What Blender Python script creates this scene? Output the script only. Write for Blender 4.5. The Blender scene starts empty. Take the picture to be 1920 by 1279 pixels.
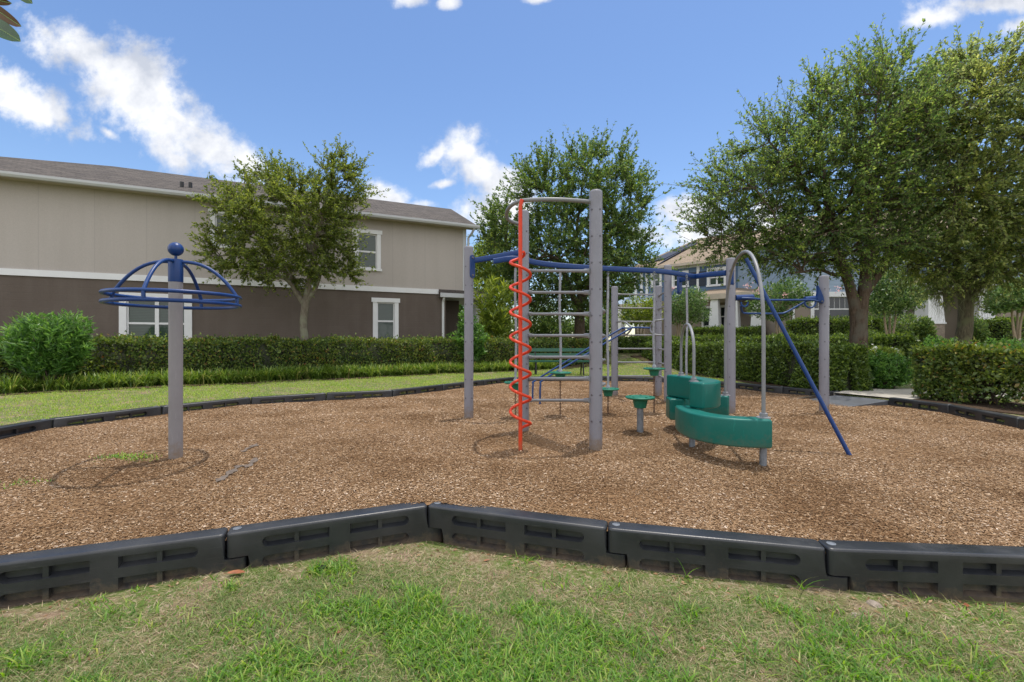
import bpy, bmesh, math, random
import numpy as np
from mathutils import Vector as V, Matrix, geometry, noise

random.seed(7)
C = bpy.context.scene.collection
SC = bpy.context.scene
F, CX, CY, EYE = 853.33, 960.0, 639.5, 1.1

# ------------------------------------------------------------------ helpers
def at(x, y, D):
    return V(((x - CX) * D / F, D, EYE + (CY - y) * D / F))

def gnd(x, y, z=0.0):
    return at(x, y, F * (EYE - z) / (y - CY))

def sstep(a, b, x):
    t = np.clip((x - a) / (b - a), 0, 1)
    return t * t * (3 - 2 * t)

def ground_h(x, y):
    x = np.asarray(x, float); y = np.asarray(y, float)
    h = -0.30 + 0.38 * sstep(3.0, 6.2, y)
    h = h + 0.82 * sstep(13, 23, y) * sstep(0, 6, x)
    h = h + 0.012 * np.sin(x * 2.1 + 1.3 * np.sin(y * 1.7)) + 0.008 * np.sin(x * 5.3 + y * 4.1)
    return h

def mulch_h(x, y):
    x = np.asarray(x, float); y = np.asarray(y, float)
    h = -0.10 * (1 - sstep(2.6, 4.4, y))
    h = h + 0.010 * np.sin(1.9 * x + 0.7 * y + np.sin(1.3 * y)) + 0.008 * np.sin(3.7 * y - 1.1 * x) + 0.004 * np.sin(7.1 * x + 5.3 * y)
    return h

def G(x, y): return float(ground_h(x, y))
def MH(x, y): return float(mulch_h(x, y))

def tag(o, label=None, cat=None, group=None, kind=None):
    if label: o['label'] = label
    if cat: o['category'] = cat
    if group: o['group'] = group
    if kind: o['kind'] = kind
    return o

def empty(name, loc, label, cat, group=None, rz=0.0):
    o = bpy.data.objects.new(name, None)
    C.objects.link(o)
    o.empty_display_size = 0.2
    o.location = loc
    o.rotation_euler = (0, 0, rz)
    return tag(o, label, cat, group)

def copy_tree(o, parent=None):
    c = o.copy(); C.objects.link(c)
    if parent: c.parent = parent
    for ch in list(o.children): copy_tree(ch, c)
    return c

class MB:
    """collects shapes; build() links them as one mesh object"""
    def __init__(s):
        s.v, s.f, s.m, s.uv = [], [], [], []
    def face(s, pts, m=0, uv=None):
        n = len(s.v); s.v += [tuple(p) for p in pts]
        s.f.append(tuple(range(n, n + len(pts)))); s.m.append(m); s.uv.append(uv)
    def box(s, c, size, rot=None, m=0):
        c = V(c); hx, hy, hz = size[0] / 2, size[1] / 2, size[2] / 2
        P = [V((sx * hx, sy * hy, sz * hz)) for sz in (-1, 1) for sy in (-1, 1) for sx in (-1, 1)]
        if rot is not None: P = [rot @ p for p in P]
        n = len(s.v); s.v += [tuple(p + c) for p in P]
        for q in ((0, 2, 3, 1), (4, 5, 7, 6), (0, 1, 5, 4), (2, 6, 7, 3), (0, 4, 6, 2), (1, 3, 7, 5)):
            s.f.append(tuple(n + i for i in q)); s.m.append(m); s.uv.append(None)
    def tube(s, pts, r, seg=10, m=0, caps=True):
        pts = [V(p) for p in pts]; k = len(pts)
        if not hasattr(r, '__len__'): r = [r] * k
        t0 = (pts[1] - pts[0]).normalized()
        a = V((0, 0, 1)) if abs(t0.z) < .9 else V((1, 0, 0))
        nrm = (a - t0 * a.dot(t0)).normalized()
        base = len(s.v); pt = t0
        for i, p in enumerate(pts):
            t = (pts[min(i + 1, k - 1)] - pts[max(i - 1, 0)])
            t = t.normalized() if t.length > 1e-9 else pt
            nrm = (nrm - t * nrm.dot(t))
            nrm = nrm.normalized() if nrm.length > 1e-6 else t.orthogonal().normalized()
            b = t.cross(nrm); pt = t
            for j in range(seg):
                an = 2 * math.pi * j / seg
                s.v.append(tuple(p + (nrm * math.cos(an) + b * math.sin(an)) * r[i]))
        for i in range(k - 1):
            for j in range(seg):
                a0 = base + i * seg + j; a1 = base + i * seg + (j + 1) % seg
                s.f.append((a0, a1, a1 + seg, a0 + seg)); s.m.append(m); s.uv.append(None)
        if caps:
            s.f.append(tuple(base + j for j in reversed(range(seg)))); s.m.append(m); s.uv.append(None)
            s.f.append(tuple(base + (k - 1) * seg + j for j in range(seg))); s.m.append(m); s.uv.append(None)
    def lathe(s, c, prof, seg=24, m=0):
        """profile of (r, z) about a vertical axis at c, bottom to top"""
        c = V(c); base = len(s.v); k = len(prof)
        for r, z in prof:
            for j in range(seg):
                an = 2 * math.pi * j / seg
                s.v.append((c.x + r * math.cos(an), c.y + r * math.sin(an), c.z + z))
        for i in range(k - 1):
            for j in range(seg):
                a0 = base + i * seg + j; a1 = base + i * seg + (j + 1) % seg
                s.f.append((a0, a1, a1 + seg, a0 + seg)); s.m.append(m); s.uv.append(None)
        s.f.append(tuple(base + j for j in reversed(range(seg)))); s.m.append(m); s.uv.append(None)
        s.f.append(tuple(base + (k - 1) * seg + j for j in range(seg))); s.m.append(m); s.uv.append(None)
    def raw(s, verts, faces, m=0):
        n = len(s.v); s.v += [tuple(p) for p in verts]
        for f in faces:
            s.f.append(tuple(n + i for i in f)); s.m.append(m); s.uv.append(None)
    def build(s, name, mats, parent=None, smooth=True, angle=38):
        if not isinstance(mats, (list, tuple)): mats = [mats]
        L = V(parent.matrix_basis.translation) if parent else V((0, 0, 0))
        if parent and parent.parent: L = L + V(parent.parent.matrix_basis.translation)
        me = bpy.data.meshes.new(name)
        me.from_pydata([(p[0] - L.x, p[1] - L.y, p[2] - L.z) for p in s.v], [], s.f)
        for mm in mats: me.materials.append(mm)
        me.polygons.foreach_set('material_index', s.m)
        if any(u is not None for u in s.uv):
            ul = me.uv_layers.new(name='UVMap'); arr = []
            for f, u in zip(s.f, s.uv): arr += [c for q in (u or [(0, 0)] * len(f)) for c in q]
            ul.data.foreach_set('uv', arr)
        if smooth:
            me.polygons.foreach_set('use_smooth', [True] * len(s.f))
            me.set_sharp_from_angle(angle=math.radians(angle))
        me.update()
        o = bpy.data.objects.new(name, me); C.objects.link(o)
        if parent: o.parent = parent
        return o

def np_mesh(name, verts, quads, mats, parent=None, attr=None, midx=None, tris=False):
    """fast mesh of equal-sized faces from numpy arrays"""
    me = bpy.data.meshes.new(name)
    if parent is not None:
        L = np.array(parent.matrix_basis.translation); verts = verts - L
    k = quads.shape[1]
    me.vertices.add(len(verts)); me.vertices.foreach_set('co', verts.astype(np.float32).ravel())
    me.loops.add(quads.size); me.loops.foreach_set('vertex_index', quads.astype(np.int32).ravel())
    me.polygons.add(len(quads))
    me.polygons.foreach_set('loop_start', np.arange(0, quads.size, k, dtype=np.int32))
    if midx is not None: me.polygons.foreach_set('material_index', midx.astype(np.int32))
    for mm in (mats if isinstance(mats, (list, tuple)) else [mats]): me.materials.append(mm)
    me.update(calc_edges=True); me.validate()
    o = bpy.data.objects.new(name, me); C.objects.link(o)
    if parent is not None: o.parent = parent
    return o

def bez(a, b, c, n=8):
    return [a * (1 - t) ** 2 + b * 2 * t * (1 - t) + c * t * t for t in [i / n for i in range(n + 1)]]

def catmull(P, n=6):
    P = [V(p) for p in P]; out = []
    Q = [P[0] * 2 - P[1]] + P + [P[-1] * 2 - P[-2]]
    for i in range(1, len(Q) - 2):
        for j in range(n):
            t = j / n
            out.append(.5 * ((2 * Q[i]) + (Q[i + 1] - Q[i - 1]) * t + (2 * Q[i - 1] - 5 * Q[i] + 4 * Q[i + 1] - Q[i + 2]) * t * t
                       + (3 * Q[i] - Q[i - 1] - 3 * Q[i + 1] + Q[i + 2]) * t ** 3))
    out.append(P[-1]); return out

def in_poly(x, y, poly):
    inside = np.zeros(len(x), bool); n = len(poly)
    for i in range(n):
        x1, y1 = poly[i]; x2, y2 = poly[(i + 1) % n]
        c = ((y1 > y) != (y2 > y)) & (x < (x2 - x1) * (y - y1) / (y2 - y1 + 1e-12) + x1)
        inside ^= c
    return inside

# ------------------------------------------------------------------ materials
def nodes(name):
    m = bpy.data.materials.new(name); m.use_nodes = True
    nt = m.node_tree; nt.nodes.clear()
    out = nt.nodes.new('ShaderNodeOutputMaterial')
    return m, nt, out

def N(nt, t, **kw):
    n = nt.nodes.new(t)
    for k, v in kw.items():
        if k in n.inputs.keys() if isinstance(k, str) else False: n.inputs[k].default_value = v
        else: setattr(n, k, v)
    return n

def ramp(nt, stops):
    r = nt.nodes.new('ShaderNodeValToRGB'); e = r.color_ramp.elements
    while len(e) < len(stops): e.new(0.5)
    for i, (p, c) in enumerate(stops):
        e[i].position = p; e[i].color = (*c, 1) if len(c) == 3 else c
    return r

def surf(name, col, rough=.5, metal=0.0, var=.12, scale=4.0, bump=0.0, bscale=80.0, dirt=None, dscale=1.6, damt=.5, spec=.5, coat=0.0):
    """painted / plastic / stucco surface: base colour with broad and fine variation, optional dirt and bump"""
    m, nt, out = nodes(name); L = nt.links
    bs = nt.nodes.new('ShaderNodeBsdfPrincipled')
    bs.inputs['Roughness'].default_value = rough; bs.inputs['Metallic'].default_value = metal
    bs.inputs['Specular IOR Level'].default_value = spec; bs.inputs['Coat Weight'].default_value = coat
    tc = nt.nodes.new('ShaderNodeNewGeometry')
    n1 = N(nt, 'ShaderNodeTexNoise'); n1.inputs['Scale'].default_value = scale; n1.inputs['Detail'].default_value = 6
    L.new(tc.outputs['Position'], n1.inputs['Vector'])
    lo = tuple(c * (1 - var) for c in col); hi = tuple(min(1, c * (1 + var)) for c in col)
    r = ramp(nt, [(.3, lo), (.7, hi)]); L.new(n1.outputs['Fac'], r.inputs['Fac'])
    cout = r.outputs['Color']
    if dirt:
        n2 = N(nt, 'ShaderNodeTexNoise'); n2.inputs['Scale'].default_value = dscale; n2.inputs['Detail'].default_value = 9; n2.inputs['Roughness'].default_value = .7
        L.new(tc.outputs['Position'], n2.inputs['Vector'])
        r2 = ramp(nt, [(.5, (0, 0, 0)), (.75, (damt,) * 3)]); L.new(n2.outputs['Fac'], r2.inputs['Fac'])
        mx = nt.nodes.new('ShaderNodeMixRGB'); mx.inputs['Color2'].default_value = (*dirt, 1)
        L.new(r2.outputs['Color'], mx.inputs['Fac']); L.new(cout, mx.inputs['Color1']); cout = mx.outputs['Color']
    L.new(cout, bs.inputs['Base Color'])
    rr = N(nt, 'ShaderNodeMapRange'); rr.inputs['To Min'].default_value = max(0, rough - .1); rr.inputs['To Max'].default_value = min(1, rough + .12)
    L.new(n1.outputs['Fac'], rr.inputs['Value']); L.new(rr.outputs['Result'], bs.inputs['Roughness'])
    if bump:
        n3 = N(nt, 'ShaderNodeTexNoise'); n3.inputs['Scale'].default_value = bscale; n3.inputs['Detail'].default_value = 4
        L.new(tc.outputs['Position'], n3.inputs['Vector'])
        b = nt.nodes.new('ShaderNodeBump'); b.inputs['Strength'].default_value = bump; b.inputs['Distance'].default_value = .01
        L.new(n3.outputs['Fac'], b.inputs['Height']); L.new(b.outputs['Normal'], bs.inputs['Normal'])
    L.new(bs.outputs['BSDF'], out.inputs['Surface'])
    return m

def leafmat(name, stops, trans=.3, rough=.42, spec=.5, patch=None):
    """per-leaf colour from Random Per Island; part of the light passes through"""
    m, nt, out = nodes(name); L = nt.links
    g = nt.nodes.new('ShaderNodeNewGeometry')
    r = ramp(nt, stops); L.new(g.outputs['Random Per Island'], r.inputs['Fac']); col = r.outputs['Color']
    n = N(nt, 'ShaderNodeTexNoise'); n.inputs['Scale'].default_value = 1.3; n.inputs['Detail'].default_value = 3
    L.new(g.outputs['Position'], n.inputs['Vector'])
    if patch:
        rp = ramp(nt, [(.45, (0, 0, 0)), (.68, (1, 1, 1))]); L.new(n.outputs['Fac'], rp.inputs['Fac'])
        mx = nt.nodes.new('ShaderNodeMixRGB'); mx.blend_type = 'MULTIPLY'; mx.inputs['Color2'].default_value = (*patch, 1)
        L.new(rp.outputs['Color'], mx.inputs['Fac']); L.new(col, mx.inputs['Color1']); col = mx.outputs['Color']
    bs = nt.nodes.new('ShaderNodeBsdfPrincipled'); bs.inputs['Roughness'].default_value = rough; bs.inputs['Specular IOR Level'].default_value = spec
    L.new(col, bs.inputs['Base Color'])
    tr = nt.nodes.new('ShaderNodeBsdfTranslucent')
    hs = nt.nodes.new('ShaderNodeHueSaturation'); hs.inputs['Hue'].default_value = .485; hs.inputs['Value'].default_value = 2.3; hs.inputs['Saturation'].default_value = 1.1
    L.new(col, hs.inputs['Color']); L.new(hs.outputs['Color'], tr.inputs['Color'])
    mix = nt.nodes.new('ShaderNodeMixShader'); mix.inputs['Fac'].default_value = trans
    L.new(bs.outputs['BSDF'], mix.inputs[1]); L.new(tr.outputs['BSDF'], mix.inputs[2]); L.new(mix.outputs['Shader'], out.inputs['Surface'])
    return m

def chipmat(name, stops, rough=.85):
    m, nt, out = nodes(name); L = nt.links
    g = nt.nodes.new('ShaderNodeNewGeometry')
    r = ramp(nt, stops); L.new(g.outputs['Random Per Island'], r.inputs['Fac'])
    n = N(nt, 'ShaderNodeTexNoise'); n.inputs['Scale'].default_value = 1.1; n.inputs['Detail'].default_value = 5
    L.new(g.outputs['Position'], n.inputs['Vector'])
    rp = ramp(nt, [(.35, (.72, .66, .58)), (.5, (1, 1, 1)), (.68, (1.15, 1.18, 1.25))]); L.new(n.outputs['Fac'], rp.inputs['Fac'])
    mx = nt.nodes.new('ShaderNodeMixRGB'); mx.blend_type = 'MULTIPLY'; mx.inputs['Fac'].default_value = 1
    L.new(r.outputs['Color'], mx.inputs['Color1']); L.new(rp.outputs['Color'], mx.inputs['Color2'])
    bs = nt.nodes.new('ShaderNodeBsdfPrincipled'); bs.inputs['Roughness'].default_value = rough; bs.inputs['Specular IOR Level'].default_value = .25
    L.new(mx.outputs['Color'], bs.inputs['Base Color']); L.new(bs.outputs['BSDF'], out.inputs['Surface'])
    return m

def groundmat(name, layers, bump=.6, bscale=60, rough=.95, stretch=None):
    """layers: list of (noise scale, threshold lo, hi, colour); first colour is the base pair"""
    m, nt, out = nodes(name); L = nt.links
    g = nt.nodes.new('ShaderNodeNewGeometry')
    (b0, b1, bsc), rest = layers[0], layers[1:]
    n = N(nt, 'ShaderNodeTexNoise'); n.inputs['Scale'].default_value = bsc; n.inputs['Detail'].default_value = 10; n.inputs['Roughness'].default_value = .75
    L.new(g.outputs['Position'], n.inputs['Vector'])
    r = ramp(nt, [(.35, b0), (.65, b1)]); L.new(n.outputs['Fac'], r.inputs['Fac']); col = r.outputs['Color']
    for sc, lo, hi, c in rest:
        k = N(nt, 'ShaderNodeTexNoise'); k.inputs['Scale'].default_value = sc; k.inputs['Detail'].default_value = 8; k.inputs['Roughness'].default_value = .65
        L.new(g.outputs['Position'], k.inputs['Vector'])
        rp = ramp(nt, [(lo, (0, 0, 0)), (hi, (1, 1, 1))]); L.new(k.outputs['Fac'], rp.inputs['Fac'])
        mx = nt.nodes.new('ShaderNodeMixRGB'); mx.inputs['Color2'].default_value = (*c, 1)
        L.new(rp.outputs['Color'], mx.inputs['Fac']); L.new(col, mx.inputs['Color1']); col = mx.outputs['Color']
    bs = nt.nodes.new('ShaderNodeBsdfPrincipled'); bs.inputs['Roughness'].default_value = rough; bs.inputs['Specular IOR Level'].default_value = .2
    L.new(col, bs.inputs['Base Color'])
    k = N(nt, 'ShaderNodeTexNoise'); k.inputs['Scale'].default_value = bscale; k.inputs['Detail'].default_value = 6
    L.new(g.outputs['Position'], k.inputs['Vector'])
    bp = nt.nodes.new('ShaderNodeBump'); bp.inputs['Strength'].default_value = bump; bp.inputs['Distance'].default_value = .02
    L.new(k.outputs['Fac'], bp.inputs['Height']); L.new(bp.outputs['Normal'], bs.inputs['Normal'])
    L.new(bs.outputs['BSDF'], out.inputs['Surface'])
    return m

def shingles(name, c0, c1, c2):
    m, nt, out = nodes(name); L = nt.links
    uv = nt.nodes.new('ShaderNodeUVMap'); uv.uv_map = 'UVMap'
    br = nt.nodes.new('ShaderNodeTexBrick'); br.inputs['Scale'].default_value = 1.0
    br.inputs['Brick Width'].default_value = .33; br.inputs['Row Height'].default_value = .16; br.inputs['Mortar Size'].default_value = .014
    br.inputs['Color1'].default_value = (*c0, 1); br.inputs['Color2'].default_value = (*c1, 1); br.inputs['Mortar'].default_value = (*[c * .45 for c in c0], 1)
    br.inputs['Bias'].default_value = 0
    L.new(uv.outputs['UV'], br.inputs['Vector'])
    n = N(nt, 'ShaderNodeTexNoise'); n.inputs['Scale'].default_value = 6; n.inputs['Detail'].default_value = 9; n.inputs['Roughness'].default_value = .8
    L.new(uv.outputs['UV'], n.inputs['Vector'])
    rp = ramp(nt, [(.4, (0, 0, 0)), (.62, (1, 1, 1))]); L.new(n.outputs['Fac'], rp.inputs['Fac'])
    mx = nt.nodes.new('ShaderNodeMixRGB'); mx.inputs['Color2'].default_value = (*c2, 1)
    ml = nt.nodes.new('ShaderNodeMath'); ml.operation = 'MULTIPLY'; ml.inputs[1].default_value = .6
    L.new(rp.outputs['Color'], ml.inputs[0]); L.new(ml.outputs[0], mx.inputs['Fac']); L.new(br.outputs['Color'], mx.inputs['Color1'])
    bs = nt.nodes.new('ShaderNodeBsdfPrincipled'); bs.inputs['Roughness'].default_value = .9; bs.inputs['Specular IOR Level'].default_value = .2
    L.new(mx.outputs['Color'], bs.inputs['Base Color'])
    bp = nt.nodes.new('ShaderNodeBump'); bp.inputs['Strength'].default_value = .5; bp.inputs['Distance'].default_value = .01
    L.new(br.outputs['Fac'], bp.inputs['Height']); bp.invert = True
    L.new(bp.outputs['Normal'], bs.inputs['Normal']); L.new(bs.outputs['BSDF'], out.inputs['Surface'])
    return m

def glassmat(name, col, rough=.05):
    """dark window pane with blinds behind: glossy, mirrors the sky"""
    m, nt, out = nodes(name); L = nt.links
    bs = nt.nodes.new('ShaderNodeBsdfPrincipled'); bs.inputs['Roughness'].default_value = rough
    bs.inputs['Specular IOR Level'].default_value = .55; bs.inputs['IOR'].default_value = 1.5
    g = nt.nodes.new('ShaderNodeNewGeometry'); sp = nt.nodes.new('ShaderNodeSeparateXYZ'); L.new(g.outputs['Position'], sp.inputs[0])
    w = nt.nodes.new('ShaderNodeMath'); w.operation = 'SINE'; mu = nt.nodes.new('ShaderNodeMath'); mu.operation = 'MULTIPLY'; mu.inputs[1].default_value = 130
    L.new(sp.outputs['Z'], mu.inputs[0]); L.new(mu.outputs[0], w.inputs[0])
    r = ramp(nt, [(.0, tuple(c * .75 for c in col)), (1, tuple(c * 1.15 for c in col))])
    mr = N(nt, 'ShaderNodeMapRange'); mr.inputs['From Min'].default_value = -1; L.new(w.outputs[0], mr.inputs['Value']); L.new(mr.outputs['Result'], r.inputs['Fac'])
    L.new(r.outputs['Color'], bs.inputs['Base Color'])
    n = N(nt, 'ShaderNodeTexNoise'); n.inputs['Scale'].default_value = 2.5; L.new(g.outputs['Position'], n.inputs['Vector'])
    bp = nt.nodes.new('ShaderNodeBump'); bp.inputs['Strength'].default_value = .06; bp.inputs['Distance'].default_value = .05
    L.new(n.outputs['Fac'], bp.inputs['Height']); L.new(bp.outputs['Normal'], bs.inputs['Normal'])
    L.new(bs.outputs['BSDF'], out.inputs['Surface'])
    return m

def barkmat(name, c0, c1, moss):
    m, nt, out = nodes(name); L = nt.links
    g = nt.nodes.new('ShaderNodeNewGeometry')
    mp = nt.nodes.new('ShaderNodeMapping'); mp.inputs['Scale'].default_value = (14, 14, 3); L.new(g.outputs['Position'], mp.inputs['Vector'])
    n = N(nt, 'ShaderNodeTexNoise'); n.inputs['Scale'].default_value = 2; n.inputs['Detail'].default_value = 10; n.inputs['Roughness'].default_value = .75
    L.new(mp.outputs['Vector'], n.inputs['Vector'])
    r = ramp(nt, [(.35, c0), (.65, c1)]); L.new(n.outputs['Fac'], r.inputs['Fac'])
    n2 = N(nt, 'ShaderNodeTexNoise'); n2.inputs['Scale'].default_value = 3.5; n2.inputs['Detail'].default_value = 6; L.new(g.outputs['Position'], n2.inputs['Vector'])
    r2 = ramp(nt, [(.5, (0, 0, 0)), (.62, (.8,) * 3)]); L.new(n2.outputs['Fac'], r2.inputs['Fac'])
    mx = nt.nodes.new('ShaderNodeMixRGB'); mx.inputs['Color2'].default_value = (*moss, 1)
    L.new(r2.outputs['Color'], mx.inputs['Fac']); L.new(r.outputs['Color'], mx.inputs['Color1'])
    bs = nt.nodes.new('ShaderNodeBsdfPrincipled'); bs.inputs['Roughness'].default_value = .9; bs.inputs['Specular IOR Level'].default_value = .2
    L.new(mx.outputs['Color'], bs.inputs['Base Color'])
    bp = nt.nodes.new('ShaderNodeBump'); bp.inputs['Strength'].default_value = .9; bp.inputs['Distance'].default_value = .03
    L.new(n.outputs['Fac'], bp.inputs['Height']); L.new(bp.outputs['Normal'], bs.inputs['Normal'])
    L.new(bs.outputs['BSDF'], out.inputs['Surface'])
    return m

M = {}
M['post'] = surf('lilac_grey_paint', (.235, .232, .270), .45, var=.09, scale=3, dirt=(.175, .168, .175), dscale=3, damt=.6, bump=.05, bscale=200, spec=.4)
M['bolt'] = surf('bolt_steel', (.14, .135, .16), .4, .6)
M['gray'] = surf('grey_paint', (.215, .22, .235), .42, var=.1, scale=6, dirt=(.14, .14, .14), damt=.5, spec=.4)
M['spingrey'] = surf('warm_grey_paint', (.245, .232, .25), .55, var=.06, scale=3, dirt=(.2, .185, .18), dscale=2, damt=.45, spec=.35)
M['steel'] = surf('galvanised_steel', (.20, .22, .25), .5, .4, var=.2, scale=20)
M['blue'] = surf('blue_paint', (.004, .034, .165), .38, var=.15, scale=5, dirt=(.015, .05, .16), damt=.5, spec=.4)
M['bluelite'] = surf('faded_blue_paint', (.008, .045, .17), .38, var=.2, scale=8, dirt=(.025, .07, .17), damt=.5, spec=.4)
M['red'] = surf('orange_red_paint', (.70, .050, .012), .42, var=.1, scale=4, dirt=(.60, .08, .03), damt=.5, spec=.35)
M['teal'] = surf('teal_plastic', (.001, .125, .103), .42, var=.12, scale=3, dirt=(.02, .15, .125), dscale=5, damt=.5, bump=.05, bscale=300, spec=.35)
M['green'] = surf('green_plastic', (.010, .150, .095), .42, var=.12, scale=6, dirt=(.05, .18, .13), damt=.5, spec=.4)
M['rope'] = surf('grey_rope', (.30, .31, .345), .8, var=.25, scale=40, bump=.4, bscale=160)
M['chain'] = surf('rusty_chain', (.13, .075, .05), .7, .3, var=.4, scale=40)
M['board'] = surf('black_recycled_plastic', (.0225, .0245, .030), .44, var=.28, scale=5, dirt=(.06, .054, .043), dscale=3.2, damt=.6, bump=.16, bscale=160, spec=.55)
M['benchgreen'] = surf('bench_green', (.008, .085, .048), .45, var=.2, scale=6)
M['black'] = surf('black_paint', (.012, .012, .013), .4)
M['chips'] = chipmat('wood_chips', [(0, (.085, .045, .021)), (.2, (.165, .092, .044)), (.55, (.245, .148, .076)), (.8, (.325, .212, .118)), (.94, (.43, .31, .205)), (1, (.60, .48, .37))])
M['mulch'] = groundmat('mulch_bed', [((.13, .07, .032), (.36, .22, .115), 70), (9, .5, .7, (.27, .155, .078))], bump=1.0, bscale=90)
M['ground'] = groundmat('lawn_soil', [((.15, .10, .066), (.35, .255, .18), 22), (3.2, .36, .55, (.11, .15, .038)), (30, .52, .68, (.36, .29, .21))], bump=1.0, bscale=60)
M['bladegreen'] = leafmat('bright_grass', [(0, (.05, .14, .014)), (.5, (.115, .25, .026)), (.85, (.23, .36, .05)), (1, (.36, .37, .12))], .4, .5)
M['bladeshort'] = leafmat('short_grass', [(0, (.07, .135, .03)), (.45, (.13, .205, .048)), (.78, (.21, .26, .08)), (1, (.36, .30, .17))], .32, .6)
M['thatch'] = leafmat('dry_thatch', [(0, (.17, .115, .06)), (.5, (.36, .27, .165)), (1, (.54, .45, .32))], .1, .8, .2)
M['lawn'] = leafmat('lawn_grass', [(0, (.11, .20, .022)), (.5, (.21, .33, .04)), (1, (.36, .44, .085))], .3, .6)
M['liriope'] = leafmat('liriope_leaves', [(0, (.04, .085, .013)), (.45, (.105, .185, .028)), (.85, (.20, .29, .048)), (.97, (.34, .37, .10)), (1, (.40, .32, .15))], .3, .42)
M['oak1'] = leafmat('olive_oak_leaves', [(0, (.052, .088, .018)), (.5, (.118, .165, .032)), (1, (.23, .27, .06))], .42, .52, .42)
M['oak2'] = leafmat('dark_oak_leaves', [(0, (.034, .074, .022)), (.5, (.080, .142, .036)), (1, (.18, .24, .06))], .42, .52, .42)
M['oak3'] = leafmat('green_oak_leaves', [(0, (.042, .088, .030)), (.5, (.098, .168, .048)), (1, (.22, .29, .085))], .50, .5, .42, patch=(1.3, 1.2, .9))
M['oak4'] = leafmat('dusty_oak_leaves', [(0, (.078, .125, .045)), (.5, (.17, .225, .075)), (1, (.33, .37, .15))], .52, .5, .42, patch=(1.2, 1.12, .85))
M['hedge1'] = leafmat('hedge_leaves_russet', [(0, (.034, .068, .015)), (.5, (.085, .145, .028)), (.88, (.19, .26, .05)), (.96, (.22, .22, .05)), (1, (.26, .13, .055))], .28, .45, patch=(1.15, 1.0, .8))
M['hedge2'] = leafmat('hedge_leaves', [(0, (.035, .068, .014)), (.5, (.085, .145, .026)), (1, (.20, .28, .05))], .28, .4)
M['shrub'] = leafmat('bright_shrub_leaves', [(0, (.035, .10, .020)), (.5, (.085, .195, .04)), (1, (.19, .34, .075))], .34, .4)
M['lime'] = leafmat('lime_leaves', [(0, (.08, .13, .02)), (.5, (.18, .25, .035)), (1, (.32, .38, .07))], .35, .4)
M['myrtle'] = leafmat('myrtle_leaves', [(0, (.04, .09, .025)), (.5, (.09, .17, .045)), (1, (.22, .31, .11))], .3, .36)
M['flower'] = leafmat('pink_blossom', [(0, (.70, .40, .40)), (1, (.85, .60, .58))], .3, .6)
M['whiteflower'] = leafmat('white_blossom', [(0, (.75, .75, .70)), (1, (.85, .85, .82))], .2, .6)
M['core'] = surf('hedge_inner_shade', (.022, .026, .012), .9, var=.5, scale=9)  # dark fill for hedge cores, shade put into the colour
M['bark'] = barkmat('oak_bark', (.05, .034, .022), (.155, .112, .08), (.12, .108, .083))
M['barkmoss'] = barkmat('mossy_bark', (.06, .05, .032), (.18, .155, .10), (.16, .16, .085))
M['barklight'] = barkmat('lichen_bark', (.085, .07, .05), (.24, .21, .165), (.22, .22, .16))
M['barkmyrtle'] = barkmat('myrtle_bark', (.26, .19, .13), (.45, .36, .27), (.35, .28, .2))
M['moss'] = leafmat('spanish_moss', [(0, (.12, .125, .07)), (1, (.24, .235, .15))], .2, .9, .1)
M['stucco'] = surf('taupe_panel', (.43, .385, .345), .85, var=.05, scale=.6, dirt=(.395, .35, .31), dscale=.7, damt=.5, bump=.08, bscale=60, spec=.2)
M['brown'] = surf('brown_stucco', (.150, .115, .096), .9, var=.06, scale=1.0, dirt=(.168, .132, .112), dscale=.9, damt=.5, bump=.15, bscale=50, spec=.2)
M['white'] = surf('white_trim', (.74, .74, .75), .5, var=.04, scale=2, dirt=(.6, .6, .58), damt=.35)
M['gutter'] = surf('pale_gutter', (.52, .53, .55), .45, var=.05, scale=2, dirt=(.40, .40, .38), dscale=2, damt=.5)
M['soffit'] = surf('beige_soffit', (.45, .40, .33), .8)
M['roof1'] = shingles('brown_shingles', (.050, .044, .041), (.122, .106, .095), (.135, .117, .105))
M['roof2'] = shingles('tan_shingles', (.24, .185, .135), (.33, .26, .195), (.29, .23, .17))
M['glass'] = glassmat('window_glass', (.045, .068, .055), .04)
M['glassdark'] = glassmat('dark_window_glass', (.02, .025, .03))
M['bluesiding'] = surf('blue_siding', (.13, .20, .31), .7, var=.05, scale=1.2, spec=.3)
M['lightsiding'] = surf('pale_blue_siding', (.30, .37, .46), .7, var=.05, scale=1.2, spec=.3)
M['navy'] = surf('navy_paint', (.025, .035, .06), .5)
M['tan'] = surf('tan_stucco', (.27, .225, .185), .9, var=.06, scale=1.5, spec=.2)
M['beige'] = surf('beige_fascia', (.50, .43, .35), .7)
M['pier'] = surf('pier_brick', (.30, .245, .20), .9, var=.2, scale=12, spec=.2)
M['solar'] = surf('solar_cells', (.014, .016, .03), .45, .0, var=.3, scale=3, spec=.4)
M['concrete'] = surf('concrete', (.44, .41, .36), .9, var=.1, scale=6, dirt=(.3, .27, .22), dscale=3, damt=.6, bump=.2, spec=.2)
M['ramp'] = surf('grey_ramp_plastic', (.10, .108, .125), .5, var=.15, scale=6, dirt=(.08, .075, .07))
M['fabric'] = surf('landscape_fabric', (.125, .10, .082), .9, var=.4, scale=30, dirt=(.22, .14, .085), dscale=14, damt=.9)
M['dryleaf'] = surf('dry_leaf', (.22, .075, .03), .6, var=.5, scale=40)
M['magnolia'] = surf('magnolia_leaf', (.016, .075, .010), .28, var=.3, scale=14, spec=.6)
M['magnoliaunder'] = surf('magnolia_leaf_under', (.13, .065, .025), .6, var=.3, scale=14)
M['midrib'] = surf('leaf_midrib', (.22, .32, .12), .5)
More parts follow.
